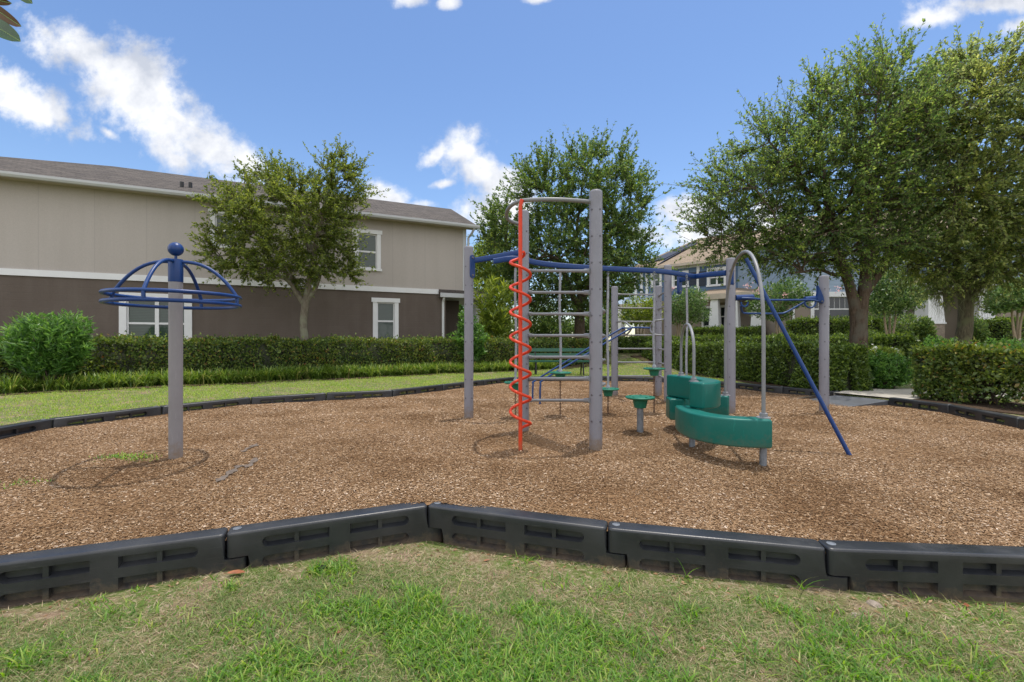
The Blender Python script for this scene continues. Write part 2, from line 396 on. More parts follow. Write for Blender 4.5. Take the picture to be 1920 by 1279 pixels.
M['stone'] = surf('pale_stone', (.27, .225, .185), .9, var=.25, scale=20, bump=.4)
M['twig'] = surf('twig_bark', (.09, .068, .05), .9, var=.3, scale=8)
M['bed'] = groundmat('planting_bed', [((.035, .022, .014), (.12, .078, .05), 40)], bump=1.0, bscale=60)

def wallmat(name, col, stain, joint=0.0, course=0.0):
    """rendered wall: trowel grain, rain streaks running down, faint joints"""
    m, nt, out = nodes(name); L = nt.links; g = nt.nodes.new('ShaderNodeNewGeometry')
    def noise_(sc, det, mapping=None, rough=.6):
        n = nt.nodes.new('ShaderNodeTexNoise'); n.inputs['Scale'].default_value = sc; n.inputs['Detail'].default_value = det; n.inputs['Roughness'].default_value = rough
        if mapping:
            mp = nt.nodes.new('ShaderNodeMapping'); mp.inputs['Scale'].default_value = mapping; L.new(g.outputs['Position'], mp.inputs['Vector']); L.new(mp.outputs[0], n.inputs['Vector'])
        else: L.new(g.outputs['Position'], n.inputs['Vector'])
        return n.outputs['Fac']
    def mix(fac, a, b, blend='MIX'):
        x = nt.nodes.new('ShaderNodeMixRGB'); x.blend_type = blend
        if isinstance(fac, float): x.inputs['Fac'].default_value = fac
        else: L.new(fac, x.inputs['Fac'])
        for i, q in (('Color1', a), ('Color2', b)):
            if isinstance(q, tuple): x.inputs[i].default_value = (*q, 1)
            else: L.new(q, x.inputs[i])
        return x.outputs['Color']
    r1 = ramp(nt, [(.42, (0, 0, 0)), (.72, (.55,) * 3)]); L.new(noise_(1.0, 6, (3.2, 3.2, .22)), r1.inputs['Fac'])
    r2 = ramp(nt, [(.45, (0, 0, 0)), (.7, (.5,) * 3)]); L.new(noise_(.9, 8), r2.inputs['Fac'])
    r3 = ramp(nt, [(.3, (.9,) * 3), (.7, (1.08,) * 3)]); L.new(noise_(55, 5), r3.inputs['Fac'])
    c = mix(r1.outputs['Color'], col, stain); c = mix(r2.outputs['Color'], c, tuple(q * 1.1 for q in stain)); c = mix(1.0, c, r3.outputs['Color'], 'MULTIPLY')
    hgt = noise_(70, 5)
    s = nt.nodes.new('ShaderNodeSeparateXYZ'); L.new(g.outputs['Position'], s.inputs[0])
    def lines(val, period, width):
        a = nt.nodes.new('ShaderNodeMath'); a.operation = 'PINGPONG'; a.inputs[1].default_value = period / 2; L.new(val, a.inputs[0])
        b = nt.nodes.new('ShaderNodeMath'); b.operation = 'LESS_THAN'; b.inputs[1].default_value = width; L.new(a.outputs[0], b.inputs[0]); return b.outputs[0]
    bs = nt.nodes.new('ShaderNodeBsdfPrincipled'); bs.inputs['Roughness'].default_value = .9; bs.inputs['Specular IOR Level'].default_value = .2
    if joint: c = mix(lines(s.outputs['X'], joint, .010), c, tuple(q * .88 for q in col))
    bp = nt.nodes.new('ShaderNodeBump'); bp.inputs['Strength'].default_value = .25; bp.inputs['Distance'].default_value = .01; L.new(hgt, bp.inputs['Height'])
    nrm = bp.outputs['Normal']
    if course:
        b2 = nt.nodes.new('ShaderNodeBump'); b2.inputs['Strength'].default_value = .35; b2.inputs['Distance'].default_value = .006; b2.invert = True
        L.new(lines(s.outputs['Z'], course, .012), b2.inputs['Height']); L.new(nrm, b2.inputs['Normal']); nrm = b2.outputs['Normal']
    L.new(c, bs.inputs['Base Color']); L.new(nrm, bs.inputs['Normal']); L.new(bs.outputs['BSDF'], out.inputs['Surface']); return m
M['stucco'] = wallmat('taupe_panel', (.455, .412, .380), (.405, .362, .332), 1.107)
M['brown'] = wallmat('brown_stucco', (.128, .102, .087), (.156, .128, .110), 0, .203)

def wornmat(name, col, top, soil, z0, z1, rough, spec, local):
    """weathered coating: chalky patches, fine scratches, soil splashed on the lowest part"""
    m, nt, out = nodes(name); L = nt.links; g = nt.nodes.new('ShaderNodeNewGeometry'); tc = nt.nodes.new('ShaderNodeTexCoord')
    pos = tc.outputs['Object'] if local else g.outputs['Position']
    oi = nt.nodes.new('ShaderNodeObjectInfo'); ad = nt.nodes.new('ShaderNodeVectorMath'); ad.operation = 'ADD'
    sc = nt.nodes.new('ShaderNodeVectorMath'); sc.operation = 'SCALE'; sc.inputs['Scale'].default_value = 37.0
    cb = nt.nodes.new('ShaderNodeCombineXYZ'); L.new(oi.outputs['Random'], cb.inputs[0]); L.new(oi.outputs['Random'], cb.inputs[1]); L.new(cb.outputs[0], sc.inputs[0]); L.new(pos, ad.inputs[0]); L.new(sc.outputs[0], ad.inputs[1])
    def noise_(s, det, scale=None, rg=.65):
        n = nt.nodes.new('ShaderNodeTexNoise'); n.inputs['Scale'].default_value = s; n.inputs['Detail'].default_value = det; n.inputs['Roughness'].default_value = rg
        if scale:
            mp = nt.nodes.new('ShaderNodeMapping'); mp.inputs['Scale'].default_value = scale; L.new(ad.outputs[0], mp.inputs['Vector']); L.new(mp.outputs[0], n.inputs['Vector'])
        else: L.new(ad.outputs[0], n.inputs['Vector'])
        return n.outputs['Fac']
    def mix(fac, a, b):
        x = nt.nodes.new('ShaderNodeMixRGB'); L.new(fac, x.inputs['Fac'])
        for i, q in (('Color1', a), ('Color2', b)):
            if isinstance(q, tuple): x.inputs[i].default_value = (*q, 1)
            else: L.new(q, x.inputs[i])
        return x.outputs['Color']
    r1 = ramp(nt, [(.42, (0, 0, 0)), (.72, (.75,) * 3)]); L.new(noise_(3.0, 9), r1.inputs['Fac']); c = mix(r1.outputs['Color'], col, top)
    r2 = ramp(nt, [(.60, (0, 0, 0)), (.66, (.55,) * 3)]); L.new(noise_(9, 6, (1, 9, 14) if local else (7, 7, .8)), r2.inputs['Fac']); c = mix(r2.outputs['Color'], c, tuple(min(1, q * 1.35) for q in top))
    sp = nt.nodes.new('ShaderNodeSeparateXYZ'); L.new(pos, sp.inputs[0])
    hgt = nt.nodes.new('ShaderNodeMapRange'); hgt.inputs['From Min'].default_value = z1; hgt.inputs['From Max'].default_value = z0; hgt.inputs['To Max'].default_value = .55; L.new(sp.outputs['Z'], hgt.inputs['Value'])
    ns = nt.nodes.new('ShaderNodeMath'); ns.operation = 'ADD'; L.new(noise_(14, 8, None, .8), ns.inputs[0]); L.new(hgt.outputs['Result'], ns.inputs[1])
    r3 = ramp(nt, [(.70, (0, 0, 0)), (1.0, (.85,) * 3)]); L.new(ns.outputs[0], r3.inputs['Fac']); c = mix(r3.outputs['Color'], c, soil)
    bs = nt.nodes.new('ShaderNodeBsdfPrincipled'); bs.inputs['Specular IOR Level'].default_value = spec; L.new(c, bs.inputs['Base Color'])
    rr = nt.nodes.new('ShaderNodeMapRange'); rr.inputs['To Min'].default_value = rough - .08; rr.inputs['To Max'].default_value = rough + .2; L.new(r1.outputs['Color'], rr.inputs['Value']); L.new(rr.outputs['Result'], bs.inputs['Roughness'])
    bp = nt.nodes.new('ShaderNodeBump'); bp.inputs['Strength'].default_value = .15; bp.inputs['Distance'].default_value = .004; L.new(noise_(120, 4), bp.inputs['Height']); L.new(bp.outputs['Normal'], bs.inputs['Normal'])
    L.new(bs.outputs['BSDF'], out.inputs['Surface']); return m
M['board'] = wornmat('black_recycled_plastic', (.0195, .0215, .0265), (.040, .041, .043), (.13, .095, .065), .0, .15, .40, .58, True)
M['post'] = wornmat('lilac_grey_paint', (.232, .230, .268), (.200, .196, .222), (.20, .145, .10), -.05, .30, .44, .4, False)
M['spingrey'] = wornmat('warm_grey_paint', (.245, .232, .248), (.212, .20, .21), (.20, .145, .10), -.05, .30, .5, .35, False)
M['blue'] = wornmat('blue_paint', (.004, .034, .160), (.010, .050, .185), (.06, .07, .12), -.3, .05, .38, .4, False)
M['red'] = wornmat('orange_red_paint', (.68, .048, .012), (.60, .075, .030), (.34, .12, .06), -.1, .25, .42, .35, False)
M['teal'] = wornmat('teal_plastic', (.001, .120, .099), (.008, .138, .116), (.07, .12, .09), .05, .42, .40, .35, False)
# ------------------------------------------------------------------ camera, sky, sun
cam = bpy.data.cameras.new('camera'); cam.lens = 16; cam.sensor_width = 36; cam.clip_start = .05; cam.clip_end = 2000
co = bpy.data.objects.new('camera', cam); C.objects.link(co); co.location = (0, 0, EYE); co.rotation_euler = (math.radians(90), 0, 0)
SC.camera = co

SUN_EL, SUN_AZ = math.radians(79), math.radians(42)
sun = bpy.data.lights.new('sun', 'SUN'); sun.energy = 2.55; sun.angle = math.radians(.8); sun.color = (1, .95, .87)
so = bpy.data.objects.new('sun', sun); C.objects.link(so); so.location = (0, 0, 30)
sd = V((math.cos(SUN_EL) * math.sin(SUN_AZ), math.cos(SUN_EL) * math.cos(SUN_AZ), math.sin(SUN_EL)))
so.rotation_euler = sd.to_track_quat('Z', 'Y').to_euler()

def build_world():
    w = bpy.data.worlds.new('World'); SC.world = w; w.use_nodes = True
    nt = w.node_tree; nt.nodes.clear(); L = nt.links
    out = nt.nodes.new('ShaderNodeOutputWorld'); bg = nt.nodes.new('ShaderNodeBackground'); bg.inputs['Strength'].default_value = .15
    sky = nt.nodes.new('ShaderNodeTexSky'); sky.sky_type = 'NISHITA'; sky.sun_disc = False
    sky.sun_elevation = SUN_EL; sky.sun_rotation = SUN_AZ; sky.air_density = 1.0; sky.dust_density = .3; sky.ozone_density = 1.6; sky.altitude = 0
    hs = nt.nodes.new('ShaderNodeHueSaturation'); hs.inputs['Saturation'].default_value = 1.11; hs.inputs['Hue'].default_value = .504; hs.inputs['Value'].default_value = .93
    L.new(sky.outputs['Color'], hs.inputs['Color'])
    tc = nt.nodes.new('ShaderNodeTexCoord'); sp = nt.nodes.new('ShaderNodeSeparateXYZ'); L.new(tc.outputs['Generated'], sp.inputs[0])
    def math_(op, a, b=None, clamp=False):
        n = nt.nodes.new('ShaderNodeMath'); n.operation = op; n.use_clamp = clamp
        for i, q in enumerate((a, b)):
            if q is None: continue
            if isinstance(q, (int, float)): n.inputs[i].default_value = q
            else: L.new(q, n.inputs[i])
        return n.outputs[0]
    # the sky direction, unrolled on the plane to the north: (x/y, z/y)
    yy = math_('MAXIMUM', sp.outputs['Y'], .05)
    u = math_('DIVIDE', sp.outputs['X'], yy); v = math_('DIVIDE', sp.outputs['Z'], yy)
    cb = nt.nodes.new('ShaderNodeCombineXYZ'); L.new(u, cb.inputs[0]); L.new(v, cb.inputs[1])
    n0 = nt.nodes.new('ShaderNodeTexNoise'); n0.inputs['Scale'].default_value = 5.5; n0.inputs['Detail'].default_value = 12; n0.inputs['Roughness'].default_value = .62
    n0.inputs['Distortion'].default_value = .25
    L.new(cb.outputs[0], n0.inputs['Vector'])
    n1 = nt.nodes.new('ShaderNodeTexNoise'); n1.inputs['Scale'].default_value = 21; n1.inputs['Detail'].default_value = 8; n1.inputs['Roughness'].default_value = .6
    L.new(cb.outputs[0], n1.inputs['Vector'])
    # cloud banks: centre (deg-free plane coords), radii, turn
    blobs = []
    def cl(x, y, a, b, rot, s=1.0): blobs.append(((x - CX) / F, (CY - y) / F, a / F, b / F, math.radians(rot), s))
    cl(145, 100, 105, 50, -22); cl(240, 165, 130, 72, -38); cl(320, 225, 130, 62, -38); cl(400, 280, 115, 48, -34); cl(455, 300, 45, 28, -30)
    cl(60, 195, 120, 46, -28); cl(10, 150, 60, 36, -30); cl(205, 250, 45, 12, -30, .6); cl(335, 300, 40, 16, -20, .7)
    cl(870, 285, 42, 44, 0); cl(905, 320, 75, 36, -24); cl(940, 345, 70, 30, -10); cl(820, 290, 48, 18, 40, .62); cl(830, 345, 36, 12, 10, .6)
    cl(930, 395, 95, 40, 10); cl(725, 370, 52, 26, -12); cl(780, 383, 50, 12, 0, .6)
    cl(1300, 395, 62, 26, 5); cl(1330, 440, 120, 30, 4); cl(1430, 410, 60, 40, 4); cl(1200, 440, 70, 30, 0, .7)
    cl(1765, 28, 62, 22, 10); cl(1850, 8, 120, 22, 0); cl(1910, 50, 46, 18, 12); cl(770, 0, 42, 16, 0); cl(838, 4, 20, 12, 0); cl(1010, -2, 30, 10, 0)
    cl(2300, 200, 260, 60, 0); cl(-500, 60, 260, 70, 0); cl(-260, 330, 200, 60, 0); cl(2100, 420, 260, 50, 0)
    acc = None
    for (cx, cy, a, b, r, s) in blobs:
        mp = nt.nodes.new('ShaderNodeMapping'); mp.vector_type = 'TEXTURE'
        mp.inputs['Location'].default_value = (cx, cy, 0); mp.inputs['Rotation'].default_value = (0, 0, r); mp.inputs['Scale'].default_value = (a, b, 1)
        L.new(cb.outputs[0], mp.inputs['Vector'])
        ln = nt.nodes.new('ShaderNodeVectorMath'); ln.operation = 'LENGTH'; L.new(mp.outputs[0], ln.inputs[0])
        f = math_('SUBTRACT', s, ln.outputs['Value'])
        if acc is None: acc = f
        else:
            m = nt.nodes.new('ShaderNodeMath'); m.operation = 'SMOOTH_MAX'; m.inputs[2].default_value = .25
            L.new(acc, m.inputs[0]); L.new(f, m.inputs[1]); acc = m.outputs[0]
    nn = math_('MULTIPLY', math_('SUBTRACT', n0.outputs['Fac'], .5), 3.0)
    nn2 = math_('MULTIPLY', math_('SUBTRACT', n1.outputs['Fac'], .5), 1.5)
    dens = math_('ADD', math_('ADD', math_('MAXIMUM', acc, -1.2), nn), nn2)
    mr = nt.nodes.new('ShaderNodeMapRange'); mr.interpolation_type = 'SMOOTHSTEP'
    mr.inputs['From Min'].default_value = -.34; mr.inputs['From Max'].default_value = .62; L.new(dens, mr.inputs['Value'])
    # thicker parts shade towards grey
    n2 = nt.nodes.new('ShaderNodeTexNoise'); n2.inputs['Scale'].default_value = 8; n2.inputs['Detail'].default_value = 7; n2.inputs['Roughness'].default_value = .55
    mp2 = nt.nodes.new('ShaderNodeMapping'); mp2.inputs['Location'].default_value = (.03, .06, 0); L.new(cb.outputs[0], mp2.inputs['Vector']); L.new(mp2.outputs[0], n2.inputs['Vector'])
    cr = ramp(nt, [(.36, (3.2, 3.45, 4.0)), (.56, (5.3, 5.38, 5.6))]); L.new(n2.outputs['Fac'], cr.inputs['Fac'])
    mx = nt.nodes.new('ShaderNodeMixRGB'); L.new(mr.outputs['Result'], mx.inputs['Fac'])
    L.new(hs.outputs['Color'], mx.inputs['Color1']); L.new(cr.outputs['Color'], mx.inputs['Color2'])
    # bright cloud added overhead and behind the viewer to light the shaded walls
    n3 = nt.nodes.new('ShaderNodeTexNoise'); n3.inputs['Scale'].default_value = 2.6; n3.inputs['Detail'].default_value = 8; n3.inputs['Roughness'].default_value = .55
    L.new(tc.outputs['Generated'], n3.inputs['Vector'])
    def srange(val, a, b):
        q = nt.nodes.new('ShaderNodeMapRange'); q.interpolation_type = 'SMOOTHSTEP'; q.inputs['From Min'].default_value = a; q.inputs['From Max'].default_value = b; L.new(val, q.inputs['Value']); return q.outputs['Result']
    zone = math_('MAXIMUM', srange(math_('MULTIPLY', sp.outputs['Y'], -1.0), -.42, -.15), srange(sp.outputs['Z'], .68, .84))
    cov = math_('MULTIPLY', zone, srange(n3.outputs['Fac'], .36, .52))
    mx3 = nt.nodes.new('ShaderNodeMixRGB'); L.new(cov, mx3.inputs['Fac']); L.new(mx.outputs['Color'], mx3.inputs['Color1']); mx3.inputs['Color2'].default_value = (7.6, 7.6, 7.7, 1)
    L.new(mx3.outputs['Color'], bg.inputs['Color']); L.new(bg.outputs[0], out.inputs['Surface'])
    w.cycles.sampling_method = 'MANUAL'; w.cycles.sample_map_resolution = 512
build_world()
SC.view_settings.view_transform = 'Standard'; SC.view_settings.look = 'None'; SC.view_settings.gamma = 1
SC.view_settings.use_curve_mapping = False; SC.view_settings.exposure = 0.37
SC.render.engine = 'CYCLES'; SC.cycles.use_denoising = True
try: SC.cycles.denoiser = 'OPENIMAGEDENOISE'
except Exception: pass
SC.cycles.max_bounces = 8; SC.cycles.transparent_max_bounces = 4
SC.render.film_transparent = False

# ------------------------------------------------------------------ border line of the play area (anticlockwise joints)
J = [(-2.87, 2.33), (-1.73, 2.76), (-.595, 3.24), (.601, 2.85), (1.775, 2.57), (2.98, 2.47),
     (4.15, 2.72), (5.2, 3.35), (6.0, 4.45), (6.40, 5.74), (6.66, 6.92), (6.50, 7.85),
     (6.25, 8.72), (5.73, 9.62), (5.17, 10.62), (4.5, 11.6), (3.55, 12.3), (2.4, 12.6), (1.2, 12.55), (.05, 12.2),
     (-.72, 11.3), (-1.55, 10.12), (-2.36, 8.98), (-3.47, 8.49), (-4.49, 7.82), (-5.22, 6.77), (-5.74, 5.67), (-5.80, 4.45), (-5.0, 3.4), (-4.0, 2.55)]
POLY = J
def board_top(i):  # height of the board's top edge
    x, y = (np.array(J[i]) + np.array(J[(i + 1) % len(J)])) / 2
    return -.062 if y < 3.2 else (.13 if y > 5 else .0)

# ------------------------------------------------------------------ ground sheet with the play area sunk into it
def offset_poly(P, d):
    out = []; n = len(P)
    for i in range(n):
        p0, p1, p2 = V(P[i - 1]), V(P[i]), V(P[(i + 1) % n])
        n1 = V(((p1 - p0).y, -(p1 - p0).x)).normalized(); n2 = V(((p2 - p1).y, -(p2 - p1).x)).normalized()
        m = (n1 + n2).normalized(); k = d / max(.4, m.dot(n1)); out.append((p1.x + m.x * k, p1.y + m.y * k))
    return out
def resample(P, step):
    out = []
    for i in range(len(P)):
        a, b = V(P[i]), V(P[(i + 1) % len(P)]); n = max(1, int((b - a).length / step))
        out += [tuple(a.lerp(b, k / n)) for k in range(n)]
    return out
def ground_sheet():
    outer = resample(offset_poly(POLY, .02), .3); inner = resample(offset_poly(POLY, -.04), .3)
    pts = [V(p) for p in outer]; e = [(i, (i + 1) % len(outer)) for i in range(len(outer))]
    k = len(pts); pts += [V(p) for p in inner]; e += [(k + i, k + (i + 1) % len(inner)) for i in range(len(inner))]
    xs, ys = [], []
    for x in np.arange(-14, 14.01, .35):
        for y in np.arange(.0, 14.01, .35): xs.append(x + random.uniform(-.05, .05)); ys.append(y + random.uniform(-.05, .05))
    for x in np.arange(-60, 60.1, 2.0):
        for y in np.arange(-20, 60.1, 2.0):
            if not (-14.5 < x < 14.5 and -.5 < y < 14.5): xs.append(x); ys.append(y)
    for x in (-900, -400, -150, 0, 150, 400, 900):
        for y in (-400, -100, 120, 300, 900):
            if abs(x) > 60 or y < -20 or y > 60: xs.append(x); ys.append(y)
    xs, ys = np.array(xs), np.array(ys)
    po = np.array(offset_poly(POLY, .22)); pi = np.array(offset_poly(POLY, -.3))
    keep = ~in_poly(xs, ys, po) | in_poly(xs, ys, pi)
    pts += [V((float(a), float(b))) for a, b in zip(xs[keep], ys[keep])]
    r = geometry.delaunay_2d_cdt(pts, e, [], 0, 1e-5)
    v, f = r[0], r[2]
    X = np.array([p.x for p in v]); Y = np.array([p.y for p in v]); Z = ground_h(X, Y)
    ins = in_poly(X, Y, np.array(offset_poly(POLY, .0))); Z[ins] = -.5
    mb = MB(); mb.v = list(zip(X.tolist(), Y.tolist(), Z.tolist())); mb.f = [tuple(q) for q in f]; mb.m = [0] * len(f); mb.uv = [None] * len(f)
    o = mb.build('ground', M['ground'], angle=60); tag(o, kind='structure')
ground_sheet()

def mulch_bed():
    outer = resample(POLY, .25); pts = [V(p) for p in outer]; e = [(i, (i + 1) % len(outer)) for i in range(len(outer))]
    gx, gy = np.meshgrid(np.arange(-6, 7, .16), np.arange(2.2, 12.8, .16)); gx = gx.ravel(); gy = gy.ravel()
    rs = np.random.RandomState(3); gx = gx + rs.uniform(-.04, .04, gx.shape); gy = gy + rs.uniform(-.04, .04, gy.shape)
    k = in_poly(gx, gy, np.array(offset_poly(POLY, -.1))); pts += [V((float(a), float(b))) for a, b in zip(gx[k], gy[k])]
    r = geometry.delaunay_2d_cdt(pts, e, [], 1, 1e-5)
    mb = MB(); mb.v = [(p.x, p.y, MH(p.x, p.y)) for p in r[0]]; mb.f = [tuple(q) for q in r[2]]; mb.m = [0] * len(mb.f); mb.uv = [None] * len(mb.f)
    tag(mb.build('mulch_bed', M['mulch'], angle=60), kind='structure')
mulch_bed()

# strips where the ground fabric shows through the mulch: (pixel, width)
FAB = [[(405, 897), (425, 886), (440, 876), (452, 870), (468, 869), (480, 858)], [(456, 848), (464, 842), (474, 839), (482, 833)]]
FABW = []
for s in FAB: FABW.append([gnd(x, y) for x, y in s])
def wood_chips():
    rs = np.random.RandomState(11); n = 2300000
    x = rs.uniform(-6, 6.8, n); y = rs.uniform(2.3, 12.7, n)
    prob = np.clip((5.2 / y) ** 1.6, .12, 1.6) / 1.6 * np.clip(1.0 - .55 * sstep(.35, .9, np.sin(1.7 * x + 2 * np.sin(.9 * y)) * np.sin(2.1 * y + 1.3)), .3, 1)
    k = in_poly(x, y, np.array(offset_poly(POLY, -.045))) & (rs.rand(n) < prob) & ((np.abs(x) < 1.2 * y + .3) | (rs.rand(n) < .3))
    for line in FABW:
        for a, b in zip(line[:-1], line[1:]):
            ab = np.array([b.x - a.x, b.y - a.y]); t = np.clip(((x - a.x) * ab[0] + (y - a.y) * ab[1]) / (ab @ ab), 0, 1)
            d = np.hypot(x - a.x - t * ab[0], y - a.y - t * ab[1]); k &= (d > .05 * (1 + .7 * np.sin(9 * x) + .5 * np.sin(23 * y))) | (rs.rand(n) < .8)
    x, y = x[k], y[k]; n = len(x); z = mulch_h(x, y)
    # size: mostly slivers, some broad flakes
    ln = rs.uniform(.008, .027, n) * (1 + .35 * (y > 6)); wd = ln * rs.uniform(.22, .5, n)
    an = rs.uniform(0, 2 * np.pi, n); ti = rs.normal(0, .15, n); ro = rs.normal(0, .22, n)
    A = np.stack([np.cos(an) * np.cos(ti), np.sin(an) * np.cos(ti), np.sin(ti)], 1)
    B = np.stack([-np.sin(an) * np.cos(ro), np.cos(an) * np.cos(ro), np.sin(ro)], 1)
    Nn = np.cross(A, B); c = np.stack([x, y, z + rs.uniform(.001, .009, n)], 1)
    hl = (ln / 2)[:, None]; hw = (wd / 2)[:, None]; th = (wd * .22)[:, None]
    j = lambda: rs.uniform(.6, 1.1, n)[:, None]
    # a wedge-shaped chip: four base corners and a ridge of two, so it has thickness
    P = np.stack([c - A * hl * j() - B * hw * j(), c + A * hl * j() - B * hw * j(), c + A * hl * j() + B * hw * j(), c - A * hl * j() + B * hw * j(),
                  c - A * hl * .8 + Nn * th, c + A * hl * .8 + Nn * th], 1).reshape(-1, 3)
    q = np.array([[0, 1, 5, 4], [2, 3, 4, 5]]); idx = (np.arange(n) * 6)[:, None, None] + q[None]
    o = np_mesh('wood_chips', P, idx.reshape(-1, 4), M['chips']); tag(o, kind='stuff', label='loose brown wood chips covering the play area', cat='wood chips')
    print('chips', n)
wood_chips()
for i, (line, lab) in enumerate(zip(FABW, ('longer dark fabric strip showing through the mulch right of the spinner post', 'short grey fabric scrap just behind the longer fabric strip'))):
    mb = MB(); rr = random.Random(i)
    P = catmull(line, 7); Lf, Rt = [], []
    for j, p in enumerate(P):
        d = (P[min(j + 1, len(P) - 1)] - P[max(j - 1, 0)]); d.z = 0; d.normalize(); s = V((-d.y, d.x, 0)); w = rr.uniform(.008, .04) * (.15 + 1.2 * abs(math.sin(j * .42 + i)))
        for lst, sg in ((Lf, 1), (Rt, -1)):
            q = p + s * w * sg * rr.uniform(.6, 1.3); lst.append(V((q.x, q.y, MH(q.x, q.y) + .013)))
    for j in range(len(P) - 1): mb.face([Rt[j], Rt[j + 1], Lf[j + 1], Lf[j]])
    o = mb.build('fabric_strip', M['fabric']); tag(o, lab, 'ground fabric', 'fabric strips showing through the mulch')

# ------------------------------------------------------------------ black plastic border boards
BL, BH, BT = 1.225, .275, .135
def board_mesh():
    bm = bmesh.new(); h2 = BH * .46; T = .105
    prof = [(0, BH), (0, h2), (.115, h2), (.115, 0), (BL + T, 0), (BL + T, h2 - .006), (BL - .008, h2 - .006), (BL - .008, BH)]
    vs = [bm.verts.new((x, -BT / 2, z)) for x, z in prof]; f = bm.faces.new(vs)
    r = bmesh.ops.extrude_face_region(bm, geom=[f]); bmesh.ops.translate(bm, vec=(0, BT, 0), verts=[g for g in r['geom'] if isinstance(g, bmesh.types.BMVert)])
    bmesh.ops.recalc_face_normals(bm, faces=bm.faces[:])
    ends = [e for e in bm.edges if abs(e.verts[0].co.x - e.verts[1].co.x) < 1e-5 and abs(e.verts[0].co.y - e.verts[1].co.y) < 1e-5 and abs(e.verts[0].co.z - e.verts[1].co.z) > .05]
    bmesh.ops.bevel(bm, geom=ends, offset=.03, segments=4, affect='EDGES', profile=.5)
    tops = [e for e in bm.edges if min(v.co.z for v in e.verts) > BH - 1e-4 and len(e.link_faces) == 2 and any(abs(q.normal.z) < .5 for q in e.link_faces)]
    bmesh.ops.bevel(bm, geom=tops, offset=.015, segments=4, affect='EDGES', profile=.5)
    me = bpy.data.meshes.new('edging_board'); bm.to_mesh(me); bm.free()
    # slots cut on both faces: one pair near the top, one near the bottom; outer ends round, floor sloped
    cb = bmesh.new()
    for x0, x1, rl, rr_ in ((.19, .575, True, False), (.70, 1.085, False, True)):
        for z0, z1 in ((BH * .59, BH * .83), (BH * .15, BH * .40)):
            for sgn in (-1, 1):
                def loop(ins, y):
                    pts = []; r = (z1 - z0) / 2 - ins; zm = (z0 + z1) / 2; a0, a1 = x0 + ins, x1 - ins
                    lo, hi = z0 + ins * 1.6, z1 - ins * .2; r = (hi - lo) / 2; zm = (hi + lo) / 2
                    if rl: pts += [(a0 + r - r * math.sin(t), zm + r * math.cos(t)) for t in [math.pi * k / 6 for k in range(7)]]
                    else: pts += [(a0, hi), (a0, lo)]
                    if rr_: pts += [(a1 - r + r * math.sin(t), zm - r * math.cos(t)) for t in [math.pi * k / 6 for k in range(7)]]
                    else: pts += [(a1, lo), (a1, hi)]
                    return [cb.verts.new((px, y, pz)) for px, pz in pts]
                a = loop(0, sgn * (BT / 2 + .004)); b = loop(.010, sgn * (BT / 2 - .040))
                n = len(a); fs = [cb.faces.new([a[i], a[(i + 1) % n], b[(i + 1) % n], b[i]]) for i in range(n)]
                fs += [cb.faces.new(a), cb.faces.new(b)]
    bmesh.ops.recalc_face_normals(cb, faces=cb.faces[:])
    cm = bpy.data.meshes.new('slot_cutter'); cb.to_mesh(cm); cb.free()
    o = bpy.data.objects.new('edging_board_src', me); c = bpy.data.objects.new('slot_cutter', cm); C.objects.link(o); C.objects.link(c)
    md = o.modifiers.new('b', 'BOOLEAN'); md.object = c; md.operation = 'DIFFERENCE'; md.solver = 'EXACT'
    dg = bpy.context.evaluated_depsgraph_get(); res = bpy.data.meshes.new_from_object(o.evaluated_get(dg))
    bpy.data.objects.remove(o); bpy.data.objects.remove(c)
    # a short rib across the middle of every slot, joined to the same mesh
    bm = bmesh.new(); bm.from_mesh(res)
    for xm in (.3825, .8925):
        for z0, z1 in ((BH * .59, BH * .83), (BH * .15, BH * .40)):
            for sgn in (-1, 1):
                g = bmesh.ops.create_cube(bm, size=1)['verts']
                bmesh.ops.scale(bm, vec=(.026, .028, z1 - z0), verts=g); bmesh.ops.translate(bm, vec=(xm, sgn * (BT / 2 - .022), (z0 + z1) / 2), verts=g)
    bm.to_mesh(res); bm.free()
    res.name = 'edging_board'; res.materials.clear(); res.materials.append(M['board'])
    res.polygons.foreach_set('use_smooth', [True] * len(res.polygons)); res.set_sharp_from_angle(angle=math.radians(35)); res.update()
    return res
bmesh_board = board_mesh()
pin = MB(); pin.lathe((0, 0, 0), [(.024, 0), (.024, .004), (.017, .005), (.016, .002), (.004, .002)], 20)
pin_me = None
BOARDS = {0: 'black edging board leaving the frame at the lower left corner', 1: 'black edging board meeting the bend left of centre in the near border',
          2: 'black edging board starting at the bend of the near border, right half of it', 3: 'near black edging board second to the right of the bend, below the teal blocks',
          4: 'near black edging board leaving the frame at the lower right', 9: 'curved-off dark edging board at the right edge of the picture beyond the hedge foot',
          10: 'dark edging board between the grey ramp opening and the right edge', 12: 'dark edging board just left of the grey ramp, behind the blue sliding pole',
          13: 'far edging board behind the arch between the two right grey posts', 14: 'far edging board behind the teal blocks and tall right post',
          15: 'far edging board behind the post ladder, just right of the back row', 16: 'back row edging board behind the right end of the post ladder',
          17: 'back row edging board behind the rungs of the far ladder', 18: 'back row edging board below the green bench', 19: 'back row edging board just right of the spiral pole',
          20: 'far edging board just left of the spiral pole', 21: 'far edging board right behind the free standing left grey post',
          22: 'far left edging board where the border kinks before the grey post', 23: 'far left edging board in front of the slim tree, third from the spinner',
          24: 'far left edging board second to the right of the spinner post', 25: 'far left edging board passing behind the spinner post',
          26: 'edging board at the left edge of the picture beside the lawn'}
for i in (5, 6, 7, 8, 27, 28, 29): BOARDS[i] = 'black edging board closing the border beyond the side edges of the picture'
first_board = None
